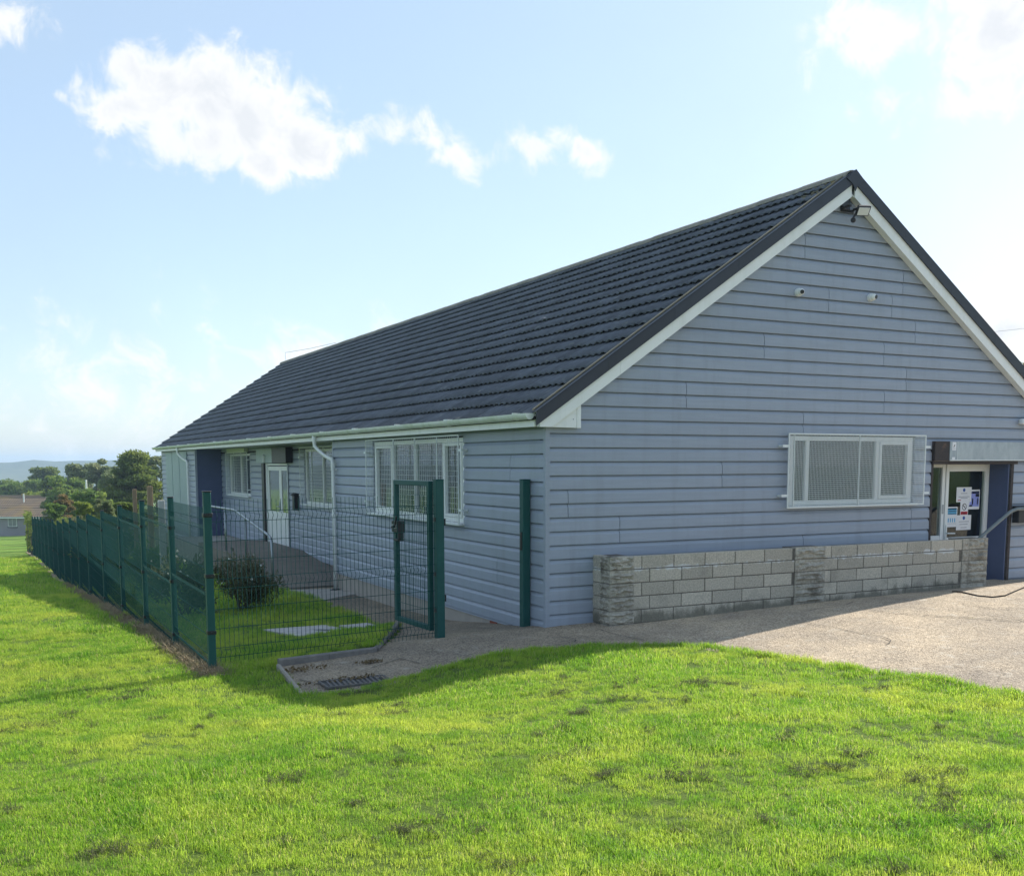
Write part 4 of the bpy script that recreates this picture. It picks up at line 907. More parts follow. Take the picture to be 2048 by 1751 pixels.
for pts in (((742, 1335), (780, 1325), (800, 1319), (840, 1330)), ((760, 1352), (772, 1361)), ((598, 1352), (640, 1362), (660, 1368)), ((1195, 1259), (1235, 1272), (1290, 1283))):
    P = [on_z(u, v, -.1 if u < 1100 else 0)[:2] for u, v in pts]; mb = MB()
    for a, b in zip(P, P[1:]):
        w = .006; d = np.array([-(b-a)[1], (b-a)[0]])/np.linalg.norm(b-a)*w
        mb.add([(*(a-d), h_pave(*a)+.011), (*(b-d), h_pave(*b)+.011), (*(b+d), h_pave(*b)+.011), (*(a+d), h_pave(*a)+.011)], [(0, 1, 2, 3)])
    mb.build('crack', mat('crack', (.035, .032, .028), rough=1), driveway)

rk = random.Random(21)
for (x, y, a, n) in ((2.2, -3.2, .4, 16), (4.3, -2.2, -1.2, 14), (3.0, -1.2, .1, 18), (5.5, -3.4, 2.2, 16), (-.6, -.7, .2, 12)):
    mb = MB(); p = np.array([x, y])
    for j in range(n):
        q = p+.11*np.array([math.cos(a), math.sin(a)]); a += rk.gauss(0, .35); w = rk.uniform(.0025, .006); d = np.array([-(q-p)[1], (q-p)[0]])/np.linalg.norm(q-p)*w
        mb.add([(*(p-d), h_pave(*p)+.012), (*(q-d), h_pave(*q)+.012), (*(q+d), h_pave(*q)+.012), (*(p+d), h_pave(*p)+.012)], [(0, 1, 2, 3)]); p = q
    mb.build('crack', mat('crack', (.035, .032, .028), rough=1), driveway)
# ramp handrail
RH = thing('ramp_handrail', (-.8, 9.9, -.42), 'tubular steel handrail with three posts beside the ramp', 'handrail')
rz = lambda y: float(np.interp(y, [8.95, 9.6, 13.3, 17.3], [-.445, -.42, -.115, -.118]))
MB().tube([(-.8, 9.87, -.5), (-.8, 9.93, .36), (-.8, 10.02, .46), (-.8, 10.2, .51), (-.8, 13.0, .865), (-.8, 13.3, .893), (-.8, 15.5, .88), (-.8, 17.0, .88)], .028, 10).build('rail', STEEL, RH, smooth=True)
for y, t in ((12.2, .75), (14.3, .86), (16.9, .86)): MB().tube([(-.8, y, rz(y)-.03), (-.8, y, t)], .026, 10).build('rail_post', STEEL, RH, smooth=True)

# ------------------------------------------------------------------ green mesh fence and gate
def vwire(z0, z1, bends, amp=.035):
    pts = [(0, z0)]
    for b in bends: pts += [(0, b-.05), (amp, b), (0, b+.05)]
    return pts+[(0, z1)]
BENDS = (.15, .86, 1.55)
def panel_wires(L_, H_=1.70, step=.05, r=.0026):
    n = int(L_/step); vs_ = [i*L_/n for i in range(n+1)]; hs = [.10, .20, .40, .60, .81, .91, 1.10, 1.30, 1.50, 1.60]
    return vs_, hs
def post(T, x, y, zb, h, w=.07, rot=0, clamps=(.28, .88, 1.45)):
    o = MB().bbox(-w/2, w/2, -w/2, w/2, 0, h, .006).mesh('post', GREEN); p = obj('post', o, T, (x, y, zb)); p.rotation_euler.z = rot
    c = obj('post_cap', MB().bbox(-w/2-.004, w/2+.004, -w/2-.004, w/2+.004, h, h+.014, .004).mesh('post_cap', BLACKP), p, (x, y, zb))
    for z in clamps:
        obj('clamp', MB().bbox(-w/2-.008, w/2+.008, -w/2-.008, w/2+.008, z, z+.04, .004).tube([(0, -w/2-.008, z+.02), (0, -w/2-.02, z+.02)], .014, 8).mesh('clamp', BLACKP), p, (x, y, zb))
    return p
def fence_panel(T, a, b, z, H_=1.70, joined=True, out=1, r=.0027):
    a = Vector((a[0], a[1], 0)); b = Vector((b[0], b[1], 0)); L_ = (b-a).length; ux = (b-a)/L_; nx = Vector((ux.y, -ux.x, 0))*out
    n = max(2, round(L_/.05)); hs = [.10, .20, .40, .60, .81, .91, 1.10, 1.30, 1.50, 1.60]
    pr = vwire(.045, H_, BENDS)
    hz = MB()
    for h in hs:
        off = .0 ; hz.tube([a+nx*off+Vector((0, 0, z+h)), b+nx*off+Vector((0, 0, z+h))], .0033, 5)
    Pn = hz.build('mesh_panel', WIRE, T)
    wm = MB()
    base = MB().tube([nx*d*(.7 if joined else 1)+Vector((0, 0, h)) for d, h in pr], r, 4, True)
    if joined:
        for i in range(1, n):
            p = a+ux*(L_*i/n)+Vector((0, 0, z)); wm.add([Vector(v)+p for v in base.v], base.f)
        o = wm.build('wire', WIRE, Pn); o['kind'] = 'stuff'
    else:
        me = base.mesh('wire', WIRE)
        for i in range(1, n): obj('wire', me, Pn, a+ux*(L_*i/n)+Vector((0, 0, z)))
    return Pn
FX = -3.93
CP = (FX, .0); GP = (-1.215, .40)
FF = thing('front_fence', (CP[0], CP[1], -.13), 'green weld-mesh fence panel between the corner post and the gate', 'fence', 'green mesh fencing')
post(FF, CP[0], CP[1], -.20, 1.87, .075, 0, (.03, .42, 1.0, 1.62))
fence_panel(FF, (CP[0]+.04, CP[1]), (GP[0]-.05, GP[1]), -.13, 1.72, False, 1)
SF = thing('side_fence', (FX, 18, -1.2), 'long green weld-mesh fence stepping down the slope beside the lawn', 'fence', 'green mesh fencing')
PYS = [0.0]+[float(on_x(40+c/4.7325, 960+d/4.7325, FX)[1]) for c, d in ((1475, 1580), (1200, 1405), (985, 1275), (815, 1175), (675, 1130))]
while PYS[-1] < 47: PYS.append(PYS[-1]+2.55)
for i, y in enumerate(PYS):
    zg = h_lawn(FX, y)
    if i: post(SF, FX, y, zg-.05, 1.88, .065, 0, (.2, .85, 1.5) if i < 6 else (.85, 1.5))
    if i < len(PYS)-1:
        zp = h_lawn(FX, (y+PYS[i+1])/2)+.02
        fence_panel(SF, (FX-.01, y+.04), (FX-.01, PYS[i+1]-.04), zp, 1.72, True, -1, .0024)
# gate posts and the open gate
for (x, y, zb, h, lb) in ((GP[0], GP[1], -.14, 1.90, 'thick green gate post carrying the open gate'), (-.075, .40, -.08, 1.83, 'green latch post standing against the side wall')):
    T = thing('gate_post', (x, y, zb), lb, 'post'); MB().bbox(x-.05, x+.05, y-.05, y+.05, zb, zb+h, .007).build('post_body', GREEN, T); MB().bbox(x-.053, x+.053, y-.053, y+.053, zb+h, zb+h+.012, .004).build('post_cap', GREEN, T)
    if x < -1:
        for z in (.35, .78, 1.42): MB().bbox(x-.059, x-.0505, y-.03, y+.03, zb+z, zb+z+.05).build('clamp', BLACKP, T)
        for z in (.5, 1.40): MB().tube([(x+.05, y+.02, zb+z), (x+.085, y+.02, zb+z)], .02, 8).tube([(x+.085, y+.02, zb+z-.03), (x+.085, y+.02, zb+z+.05)], .011, 8).build('hinge', BLACKP, T)
    else: MB().bbox(x-.062, x-.0505, y-.03, y+.02, zb+.98, zb+1.2).build('latch_keep', BLACKP, T)
GA = Vector((-1.275, .49, 0)); GB = Vector((-1.335, 1.49, 0)); gu = (GB-GA).normalized(); gn = Vector((gu.y, -gu.x, 0)); gl = (GB-GA).length
GT = thing('gate', (GA.x, GA.y, -.05), 'green mesh gate swung open into the yard with a black lock', 'gate')
def gbox(s0, s1, n0, n1, z0, z1, b=.005):
    mb = MB().bbox(s0, s1, n0, n1, z0, z1, b); mb.v = [tuple(GA+gu*x+gn*y+Vector((0, 0, z))) for x, y, z in mb.v]; return mb
gbox(0, .06, -.03, .03, -.02, 1.75).build('stile', GREEN, GT); gbox(gl-.06, gl, -.03, .03, -.02, 1.75).build('stile', GREEN, GT); gbox(.0605, gl-.0605, -.03, .03, 1.69, 1.75).build('rail', GREEN, GT); gbox(.0605, gl-.0605, -.03, .03, -.02, .04).build('rail', GREEN, GT)
gm = MB().tube([(0, 0, .03), (0, 0, 1.70)], .0027, 4); gme = gm.mesh('wire', GREEN)
for i in range(1, 18): obj('wire', gme, GT, GA+gu*(.06+(gl-.12)*i/18))
for z in (.22, .42, .62, .82, 1.02, 1.22, 1.42, 1.58): MB().tube([GA+gu*.06+Vector((0, 0, z)), GA+gu*(gl-.06)+Vector((0, 0, z))], .0033, 5).build('wire', GREEN, GT)
LK = gbox(gl-.16, gl+.02, -.05, .055, 1.10, 1.24).build('lock_case', BLACKP, GT); gbox(gl-.14, gl+.0, -.056, -.0505, 1.15, 1.2).build('lock_plate', STEEL, LK); gbox(gl-.155, gl-.015, -.04, .04, .99, 1.02).build('lock_bracket', BLACKP, LK); gbox(gl-.155, gl-.13, -.04, .04, 1.0205, 1.0995).build('lock_bracket', BLACKP, LK)
hp = [GA+gu*s+gn*n_+Vector((0, 0, z)) for s, n_, z in ((gl-.10, -.056, 1.17), (gl-.10, -.10, 1.17), (gl-.20, -.10, 1.20), (gl-.24, -.10, 1.31))]
MB().tube(hp, .012, 8).build('lock_handle', BLACKP, LK)

# ------------------------------------------------------------------ plants
def foliage(name, c1, c2, c3, trans=.5, rough=.7):
    return mat(name, c1, c2, scale=1.6, detail=4, rough=rough, c3=c3, s3=.5, t3=(.45, .75), trans=trans, spec=.25)
F_DARK = foliage('foliage_conifer', (.20, .26, .06), (.075, .12, .035), (.27, .30, .06))
F_MID = foliage('foliage_mid', (.20, .30, .06), (.085, .15, .04), (.28, .32, .08))
F_GREY = foliage('foliage_grey', (.28, .33, .15), (.13, .17, .08), (.36, .36, .2))
F_BRIGHT = foliage('foliage_bright', (.25, .34, .05), (.11, .17, .03), (.34, .34, .07))
F_YEL = foliage('foliage_yellow', (.32, .28, .05), (.18, .17, .04), (.35, .25, .05))
F_RUST = foliage('foliage_rust', (.22, .19, .08), (.11, .11, .045), (.36, .20, .09))
F_YARD = foliage('foliage_yard', (.15, .18, .075), (.065, .09, .04), (.22, .20, .13))
BARK = mat('bark', (.13, .10, .075), (.07, .055, .045), scale=12, rough=.95, bump=.5, bscale=30, stretch=(3, 3, .6))
FLOWER = mat('flower_white', (.75, .76, .72), (.65, .66, .6), rough=.7, trans=.3)
def leaves(rng, cen, rad, n, size, aspect=.5, up=.2, shell=.55):
    """n leaf blades scattered through ellipsoid clumps cen (k,3) with radii rad (k,3)"""
    k = len(cen); idx = rng.integers(0, k, n); d = rng.normal(size=(n, 3)); d /= np.linalg.norm(d, axis=1)[:, None]
    r = (shell+(1-shell)*rng.random(n))[:, None]; p = cen[idx]+d*rad[idx]*r
    ax = rng.normal(size=(n, 3)); ax[:, 2] += up; ax += d*.7; ax /= np.linalg.norm(ax, axis=1)[:, None]
    w = np.cross(ax, rng.normal(size=(n, 3))); w /= np.linalg.norm(w, axis=1)[:, None]+1e-9
    s = size*(.55+.9*rng.random(n))[:, None]; nn = np.cross(ax, w)
    a = p-ax*s*.5; b = p+w*s*aspect*.5+nn*s*.08; c = p+ax*s*.5; e = p-w*s*aspect*.5+nn*s*.08
    V = np.stack([a, b, c, e], 1).reshape(-1, 3); return V
def leaf_mesh(name, V, mt):
    n = len(V)//4; me = bpy.data.meshes.new(name); me.vertices.add(len(V)); me.vertices.foreach_set('co', V.astype(np.float32).ravel())
    me.loops.add(4*n); me.polygons.add(n); me.loops.foreach_set('vertex_index', np.arange(4*n, dtype=np.int32)); me.polygons.foreach_set('loop_start', np.arange(0, 4*n, 4, dtype=np.int32))
    me.update(); me.validate(); me.materials.append(mt); return me
def tree(name, label, x, y, height, width, mt, n=5000, leaf=.3, seed=1, conifer=False, trunk=.3, cat='tree', group=None, low=.12, shell=.5, squash=.55):
    rng = np.random.default_rng(seed); z = h_lawn(x, y); T = thing(name, (x, y, z), label, cat, group); width *= 1.25 if cat == 'tree' else 1.0; K = 52 if not conifer else 90; n = int(n*2.4); leaf *= .72
    cen = []; rad = []
    for i in range(K):
        h = low+(1-low)*rng.random()**.85
        if conifer: env = (1-(h-.15)**2*.75) if h < .55 else max(.06, 1.05*(1-h)/.5)
        else: env = max(.03, 1-((h-.5)/.62)**2)**.35
        t = rng.random()*2*math.pi; q = width/2*env*math.sqrt(rng.random())*.85
        cen.append((x+q*math.cos(t), y+q*math.sin(t), z+height*h*.93)); s = width*(.09+.13*rng.random())*(1.0 if not conifer else .95)
        rad.append((s, s, s*(squash if not conifer else .30)))
    cen = np.array(cen); rad = np.array(rad)
    V = leaves(rng, cen, rad, n, leaf, .45 if not conifer else .3, .3 if not conifer else .1, shell)
    obj('crown', leaf_mesh('crown', V, mt), T)
    tb = MB().tube([(x, y, z-.1), (x+.05*height*rng.normal()*.2, y, z+height*.35), (x, y, z+height*.8)], [trunk*height*.05+.05, trunk*height*.035+.03, .02], 8)
    tb.build('trunk', BARK, T)
    lm = MB()
    for i in range(0, K, 3):
        c = cen[i]; b0 = Vector((x, y, z+max(.1*height, (c[2]-z)*.6))); lm.tube([b0, (b0+Vector(c))/2+Vector((0, 0, .03*height)), Vector(c)], [trunk*height*.018+.012, trunk*height*.01+.008, .006], 5, False)
    lm.build('limbs', BARK, T); return T
def px_tree(name, label, u, vtop, wpx, depth, mt, **k):
    p = at_depth(u, vtop, depth); x, y = float(p[0]), float(p[1]); z = h_lawn(x, y); return tree(name, label, x, y, float(p[2])-z, wpx*depth/F, mt, **k)
TG = 'trees beyond the yard'
px_tree('conifer_tree', 'big dark conifer rising behind the far end of the hall', 268, 896, 118, 78, F_DARK, n=15000, leaf=.46, seed=3, conifer=True, group=TG)
px_tree('broadleaf_tree', 'pale loose tree against the sky right behind the conifer', 312, 902, 50, 96, F_GREY, n=3200, leaf=.36, seed=4, group=TG, shell=.7)
px_tree('broadleaf_tree', 'grey-green rounded tree left of the conifer', 205, 911, 62, 112, F_GREY, n=6500, leaf=.48, seed=5, group=TG)
px_tree('broadleaf_tree', 'wide grey-green tree in the middle of the tree line', 158, 922, 72, 125, F_GREY, n=6500, leaf=.52, seed=6, group=TG)
px_tree('pine_tree', 'dark flat-topped pine against the blue hill', 92, 929, 62, 165, F_DARK, n=6000, leaf=.62, seed=7, group=TG, squash=.4)
px_tree('broadleaf_tree', 'bright rounded tree in front of the dark pine', 103, 946, 40, 128, F_BRIGHT, n=4500, leaf=.45, seed=8, group=TG)
px_tree('broadleaf_tree', 'green tree standing behind the roof of the bungalow', 62, 957, 66, 150, F_MID, n=6000, leaf=.52, seed=9, group=TG)
px_tree('broadleaf_tree', 'dark green tree at the left edge behind the bungalow', 6, 958, 74, 160, F_MID, n=6500, leaf=.55, seed=10, group=TG)
px_tree('broadleaf_tree', 'mid green tree right of the bungalow', 128, 968, 54, 100, F_MID, n=5000, leaf=.42, seed=11, group=TG)
px_tree('broadleaf_tree', 'dark tree below the white pole', 180, 974, 66, 70, F_MID, n=6000, leaf=.36, seed=12, group=TG)
px_tree('broadleaf_tree', 'pale green tree between the bungalow roof and the hill', 30, 962, 62, 150, F_MID, n=5000, leaf=.5, seed=21, group=TG)
px_tree('broadleaf_tree', 'green tree filling the gap left of the white pole', 140, 944, 62, 108, F_MID, n=5500, leaf=.45, seed=22, group=TG)
px_tree('broadleaf_tree', 'olive tree at the left foot of the conifer', 232, 936, 60, 92, F_GREY, n=5500, leaf=.4, seed=23, group=TG)
px_tree('broadleaf_tree', 'low green tree right of the bungalow chimney', 84, 972, 60, 138, F_BRIGHT, n=4500, leaf=.45, seed=24, group=TG)
px_tree('shrub', 'yellow-leaved shrub showing over the bungalow roof', 46, 980, 16, 142, F_YEL, n=900, leaf=.4, seed=13, cat='shrub')
SG = 'shrubs behind the side fence'
px_tree('shrub', 'rust-tinted shrub beside the bungalow roof', 126, 984, 42, 62, F_RUST, n=4200, leaf=.26, seed=14, cat='shrub', group=SG)
px_tree('shrub', 'dark bushy shrub above the far end of the fence', 108, 1004, 46, 56, F_MID, n=4200, leaf=.24, seed=15, cat='shrub', group=SG)
px_tree('shrub', 'bright green shrub above the middle of the fence', 166, 1000, 44, 48, F_BRIGHT, n=4500, leaf=.2, seed=16, cat='shrub', group=SG)
px_tree('shrub', 'blue-green shrub below the conifer', 208, 990, 44, 44, F_GREY, n=4500, leaf=.18, seed=17, cat='shrub', group=SG)
px_tree('shrub', 'dense dark shrub below the conifer beside the timber posts', 250, 1000, 56, 42, F_DARK, n=5500, leaf=.18, seed=18, cat='shrub', group=SG)
px_tree('twiggy_tree', 'small twiggy tree behind the right slope of the roof', 2050, 700, 74, 40, F_RUST, n=3600, leaf=.13, seed=19, shell=.75)
def shrub(label, x, y, w, h_, mt, n, leaf, seed, name='shrub', flowers=0, aspect=.35, up=.8, group='yard planting'):
    rng = np.random.default_rng(seed); z = h_lawn(x, y); T = thing(name, (x, y, z), label, 'plant', group); k = 16
    cen = np.stack([x+rng.normal(0, w*.22, k), y+rng.normal(0, w*.24, k), z+h_*(.2+.6*rng.random(k))], 1); rad = np.stack([np.full(k, w*.24), np.full(k, w*.24), np.full(k, h_*.26)], 1)
    obj('crown', leaf_mesh('crown', leaves(rng, cen, rad, n, leaf, aspect, up, .2), mt), T)
    st = MB()
    for c in cen: st.tube([(x+rng.normal(0, .05), y+rng.normal(0, .05), z-.03), tuple(c)], [.012, .005], 5, False)
    st.build('stems', BARK, T)
    if flowers:
        q = cen[rng.integers(0, k, flowers)]+rng.normal(size=(flowers, 3))*np.array([w*.22, w*.22, h_*.12])+np.array([0, 0, h_*.25])
        V = leaves(rng, q, np.full((flowers, 3), .012), flowers*4, .034, .9, 0, .2); obj('flowers', leaf_mesh('flowers', V, FLOWER), T)
    return T
shrub('grey twiggy lavender bush behind the front fence', -2.2, 6.3, 1.05, .92, F_YARD, 3200, .10, 31, 'lavender_bush', 14, .18)
shrub('leafy plant with white flowers behind the first side panel', -3.15, 6.2, .9, .95, F_YARD, 1900, .10, 32, 'flowering_plant', 34)
shrub('low green plant behind the second side panel', -2.9, 11.6, 1.0, 1.1, F_MID, 2600, .11, 33)
shrub('pale green bush in front of the grey board fence', -2.6, 24.5, 1.7, 1.7, F_BRIGHT, 3200, .15, 34)
shrub('bright leafy plant behind the third side panel', -3.2, 18.6, 1.2, 1.5, F_BRIGHT, 2600, .13, 35)
for i, y in enumerate((22.5, 26, 29.5, 33, 36.5, 40, 43.5)):
    shrub(['dark hedge bush behind the middle of the side fence, nearest of a row of seven', 'second dark hedge bush of the row behind the side fence', 'third dark hedge bush of the row behind the side fence', 'fourth dark hedge bush of the row behind the side fence', 'fifth dark hedge bush of the row behind the side fence', 'sixth dark hedge bush of the row behind the side fence', 'last dark hedge bush at the far end of the side fence'][i],
          -2.75+.05*i, y, 1.7, 1.75, F_DARK if i % 2 else F_YARD, 4200, .15, 40+i, 'hedge_bush', 0, .5, .2, 'dark hedge behind the side fence')
rng = np.random.default_rng(77); cen = np.stack([np.full(26, FX-.05), rng.uniform(41, 48.6, 26), rng.uniform(-1.8, .05, 26)], 1); cen[:, 2] = np.array([h_lawn(FX, c[1])+rng.uniform(.3, 2.0) for c in cen])
IV = thing('climbing_ivy', (FX-.1, 45, h_lawn(FX, 45)), 'climbing plant growing through the far end of the fence', 'plant'); obj('leaves', leaf_mesh('leaves', leaves(rng, cen, np.full((26, 3), .32)*np.array([.35, 1, 1]), 900, .13, .7, .2, .1), F_DARK), IV)
st = MB()
for c in cen[::2]: st.tube([(FX-.04, c[1], h_lawn(FX, c[1])-.02), (FX-.06, c[1]+.1, (c[2]+h_lawn(FX, c[1]))/2), tuple(c)], .008, 5, False)
st.build('stems', BARK, IV)
# timber posts, grey board fence
for u, v, d, w, lb in ((268.5, 978, 26, .095, 'left of two tall sawn timber posts behind the side fence'), (299, 972, 22.5, .11, 'right of two tall sawn timber posts behind the side fence')):
    p = at_depth(u, v, d); z = h_lawn(p[0], p[1]); T = obj('timber_post', MB().bbox(-w/2, w/2, -w/2, w/2, -.1, float(p[2])-z, .006).mesh('timber_post', TIMBER), None, (p[0], p[1], z), lb, 'post', 'timber posts in the yard')
p = at_depth(322, 1000, 20); z = h_lawn(p[0], p[1]); obj('pale_post', MB().bbox(-.06, .06, -.05, .05, -.1, float(p[2])-z, .006).mesh('pale_post', mat('pale_timber', (.5, .5, .47), (.4, .4, .38), rough=.8)), None, (p[0], p[1], z), 'short pale grey post beside the timber posts', 'post')
BF = thing('board_fence', (-2, 30.6, -1.7), 'grey upright board fence across the far end of the yard', 'fence'); zt = float(on_y(268, 1057, 30.6)[2])
for k in range(24):
    x = -3.75+k*.158; MB().bbox(x, x+.148, 30.58, 30.6, h_lawn(-2, 30.6)-.1, zt+random.uniform(-.02, .01), .003).build('board', TIMBER_G, BF)
MB().bbox(-3.8, .1, 30.575, 30.62, zt+.012, zt+.05).build('capping', TIMBER_G, BF)

# ------------------------------------------------------------------ bungalow, pole, wire, hill
def bungalow():
    D = np.array([math.sin(TH), math.cos(TH), 0]); Rr = np.array([math.cos(TH), -math.sin(TH), 0]); d0 = 130
    pr = at_depth(83, 1033, d0); base = np.array([pr[0], pr[1], 0]); zr = float(at_depth(40, 992.5, d0+3.2)[2]); ze = float(pr[2]); zg = h_lawn(pr[0]-3*Rr[0], pr[1])-.1
    W_, Dp = 17.0, 7.4; ov = .4
    T = thing('bungalow', (base[0], base[1], zg), 'small rendered bungalow with a brown tiled roof at the far left', 'house')
    def P(r, d, z): q = base+Rr*r+D*d; return (q[0], q[1], z)
    def hexa(r0, r1, a0, a1, z0, z1): return MB().add([P(r, d, z) for z in (z0, z1) for d in (a0, a1) for r in (r0, r1)], [(0, 2, 3, 1), (4, 5, 7, 6), (0, 1, 5, 4), (2, 6, 7, 3), (0, 4, 6, 2), (1, 3, 7, 5)])
    GRn = mat('lilac_render', (.33, .30, .33), (.29, .265, .29), scale=1, rough=.9)
    w = hexa(-W_, 0, .4, .4+Dp, zg-.3, ze+.02).build('wall', GRn, T)
    hh = zr-ze; MB().add([P(0, .4, ze+.02), P(0, .4+Dp, ze+.02), P(0, .4+Dp/2, zr-.15), P(-.2, .4, ze+.02), P(-.2, .4+Dp, ze+.02), P(-.2, .4+Dp/2, zr-.15)], [(0, 1, 2), (3, 5, 4), (0, 3, 4, 1), (1, 4, 5, 2), (2, 5, 3, 0)]).build('gable', GRn, T)
    rm = bpy.data.materials.new('pantile'); rm.use_nodes = True; nt = rm.node_tree; N = nt.nodes.new; L = nt.links.new; p = nt.nodes['Principled BSDF']; p.inputs['Roughness'].default_value = .9
    geo = N('ShaderNodeTexCoord'); br = N('ShaderNodeTexBrick'); br.offset = 0; br.inputs['Scale'].default_value = 1; br.inputs['Brick Width'].default_value = .30; br.inputs['Row Height'].default_value = .34; br.inputs['Mortar Size'].default_value = .05
    br.inputs['Color1'].default_value = (.42, .30, .19, 1); br.inputs['Color2'].default_value = (.33, .23, .15, 1); br.inputs['Mortar'].default_value = (.06, .045, .035, 1); L(geo.outputs['UV'], br.inputs['Vector'])
    nz = N('ShaderNodeTexNoise'); nz.inputs['Scale'].default_value = .35; nz.inputs['Detail'].default_value = 6; L(geo.outputs['UV'], nz.inputs['Vector']); rmp = N('ShaderNodeMapRange'); rmp.inputs[1].default_value = .5; rmp.inputs[2].default_value = .7; rmp.inputs[4].default_value = .6; L(nz.outputs[0], rmp.inputs[0])
    mx = N('ShaderNodeMix'); mx.data_type = 'RGBA'; L(rmp.outputs[0], mx.inputs[0]); L(br.outputs[0], mx.inputs[6]); mx.inputs[7].default_value = (.42, .27, .07, 1); L(mx.outputs[2], p.inputs['Base Color'])
    def slope(f0, z0, f1, z1):
        v = [P(-W_-ov, f0, z0), P(ov, f0, z0), P(ov, f1, z1), P(-W_-ov, f1, z1)]; nrows = 12; mb = MB(); uv = []
        ll = math.hypot(f1-f0, z1-z0)
        for i in range(nrows):
            a, b = i/nrows, (i+1)/nrows
            fa, fb = f0+(f1-f0)*a, f0+(f1-f0)*b; za, zb = z0+(z1-z0)*a+.05, z0+(z1-z0)*b
            mb.add([P(-W_-ov, fa, za), P(ov, fa, za), P(ov, fb, zb), P(-W_-ov, fb, zb), P(-W_-ov, fa, za-.06), P(ov, fa, za-.06)], [(0, 1, 2, 3), (4, 5, 1, 0)])
        me = mb.mesh('roof', rm); ul = me.uv_layers.new(name='UVMap')
        for lp in me.loops:
            c = np.array(me.vertices[lp.vertex_index].co)-base; r = c@Rr; d = c@D; ul.data[lp.index].uv = (r, (d-f0)/(f1-f0)*ll)
        return obj('roof', me, T)
    rf = slope(-.05, ze-.02, .4+Dp/2, zr); slope(.85+Dp, ze-.02, .4+Dp/2, zr)
    hexa(-W_-ov, ov, -.1, -.04, ze-.2, ze-.03).build('fascia', WHITE, T)
    MB().tube([P(-W_-ov, .4+Dp/2, zr+.02), P(ov, .4+Dp/2, zr+.02)], .11, 8).build('ridge', mat('ridge_brown', (.27, .19, .13), (.2, .14, .1), rough=.9), T)
    fl = Vector(P(-3.5, 2.9, zr-.75)); MB().tube([fl, fl+Vector((0, 0, 1.1))], .09, 8).build('flue', GALV_L, T)
    for r0 in (-4.45, -9.5, -14):
        wn = hexa(r0, r0+1.1, .355, .399, ze-1.28, ze-.06).build('window', WHITE, T)
        for a in (0, 1): hexa(r0+.06+a*.51, r0+.53+a*.51, .34, .354, ze-1.2, ze-.13).build('pane', mat('house_pane', (.30, .31, .32), (.2, .21, .23), scale=2, rough=.15), wn)
        hexa(r0-.08, r0+1.18, .28, .3545, ze-1.40, ze-1.285).build('sill', INTERIOR, wn)
    # low lean-to at the right end
    hexa(.05, 1.6, 2.2, 6, zg-.3, ze+1.2).build('annexe', GRn, T); hexa(.0, 1.75, 2.0, 6.2, ze+1.205, ze+1.35).build('annexe_roof', mat('felt', (.22, .22, .23), rough=.9), T)
bungalow()
p = at_depth(172, 961, 82); z = h_lawn(p[0], p[1]); T = thing('white_pole', (p[0], p[1], z), 'thin white pole standing among the trees', 'pole')
MB().tube([(p[0], p[1], z-.1), (p[0], p[1], float(p[2]))], .07, 8).build('pole', WHITE, T); MB().tube([(p[0], p[1], float(p[2])+.002), (p[0], p[1], float(p[2])+.06)], [.085, .05], 8).build('pole_cap', WHITE, T)
a, b = at_depth(1850, 676, 75), at_depth(2600, 575, 40)
T = obj('overhead_wire', MB().tube([tuple(a*(1-t)+b*t-np.array([0, 0, .9*t*(1-t)])) for t in np.linspace(0, 1, 9)], .008, 5).mesh('overhead_wire', BLACKP), None, None, 'thin overhead wire in the sky right of the roof', 'wire')
def hill():
    xs = np.linspace(-1500, 1900, 150); rows = [(1020, -40), (1150, .35), (1260, .75), (1360, 1.0), (1500, .9), (1700, .3), (1900, -60)]; V = []
    top = lambda x: 3.2+2.2*math.sin(x*.004+.6)+2.0*fbm(x, 0, .006)-.006*abs(x-150)*.5
    for r, (y, k) in enumerate(rows):
        for x in xs:
            if k < -1: zz = -45
            else: zz = -30+(top(x)+30)*k+(2.6*fbm(x, y, .05)+1.4*fbm(x, y, .16) if k > .3 else 0)
            V.append((x, y+60*fbm(x, y, .003), zz))
    W = len(xs); mb = MB(); mb.v = V; mb.f = [(j*W+i, j*W+i+1, (j+1)*W+i+1, (j+1)*W+i) for j in range(len(rows)-1) for i in range(W-1)]
    o = mb.build('hill', mat('wooded_hill', (.055, .085, .035), (.03, .05, .025), scale=.06, detail=9, rough=.95, c3=(.10, .12, .05), s3=.008, t3=(.5, .7), bump=.6, bscale=.3), smooth=False); o['kind'] = 'structure'; o['label'] = 'low wooded hill on the horizon, blue with distance'
hill()

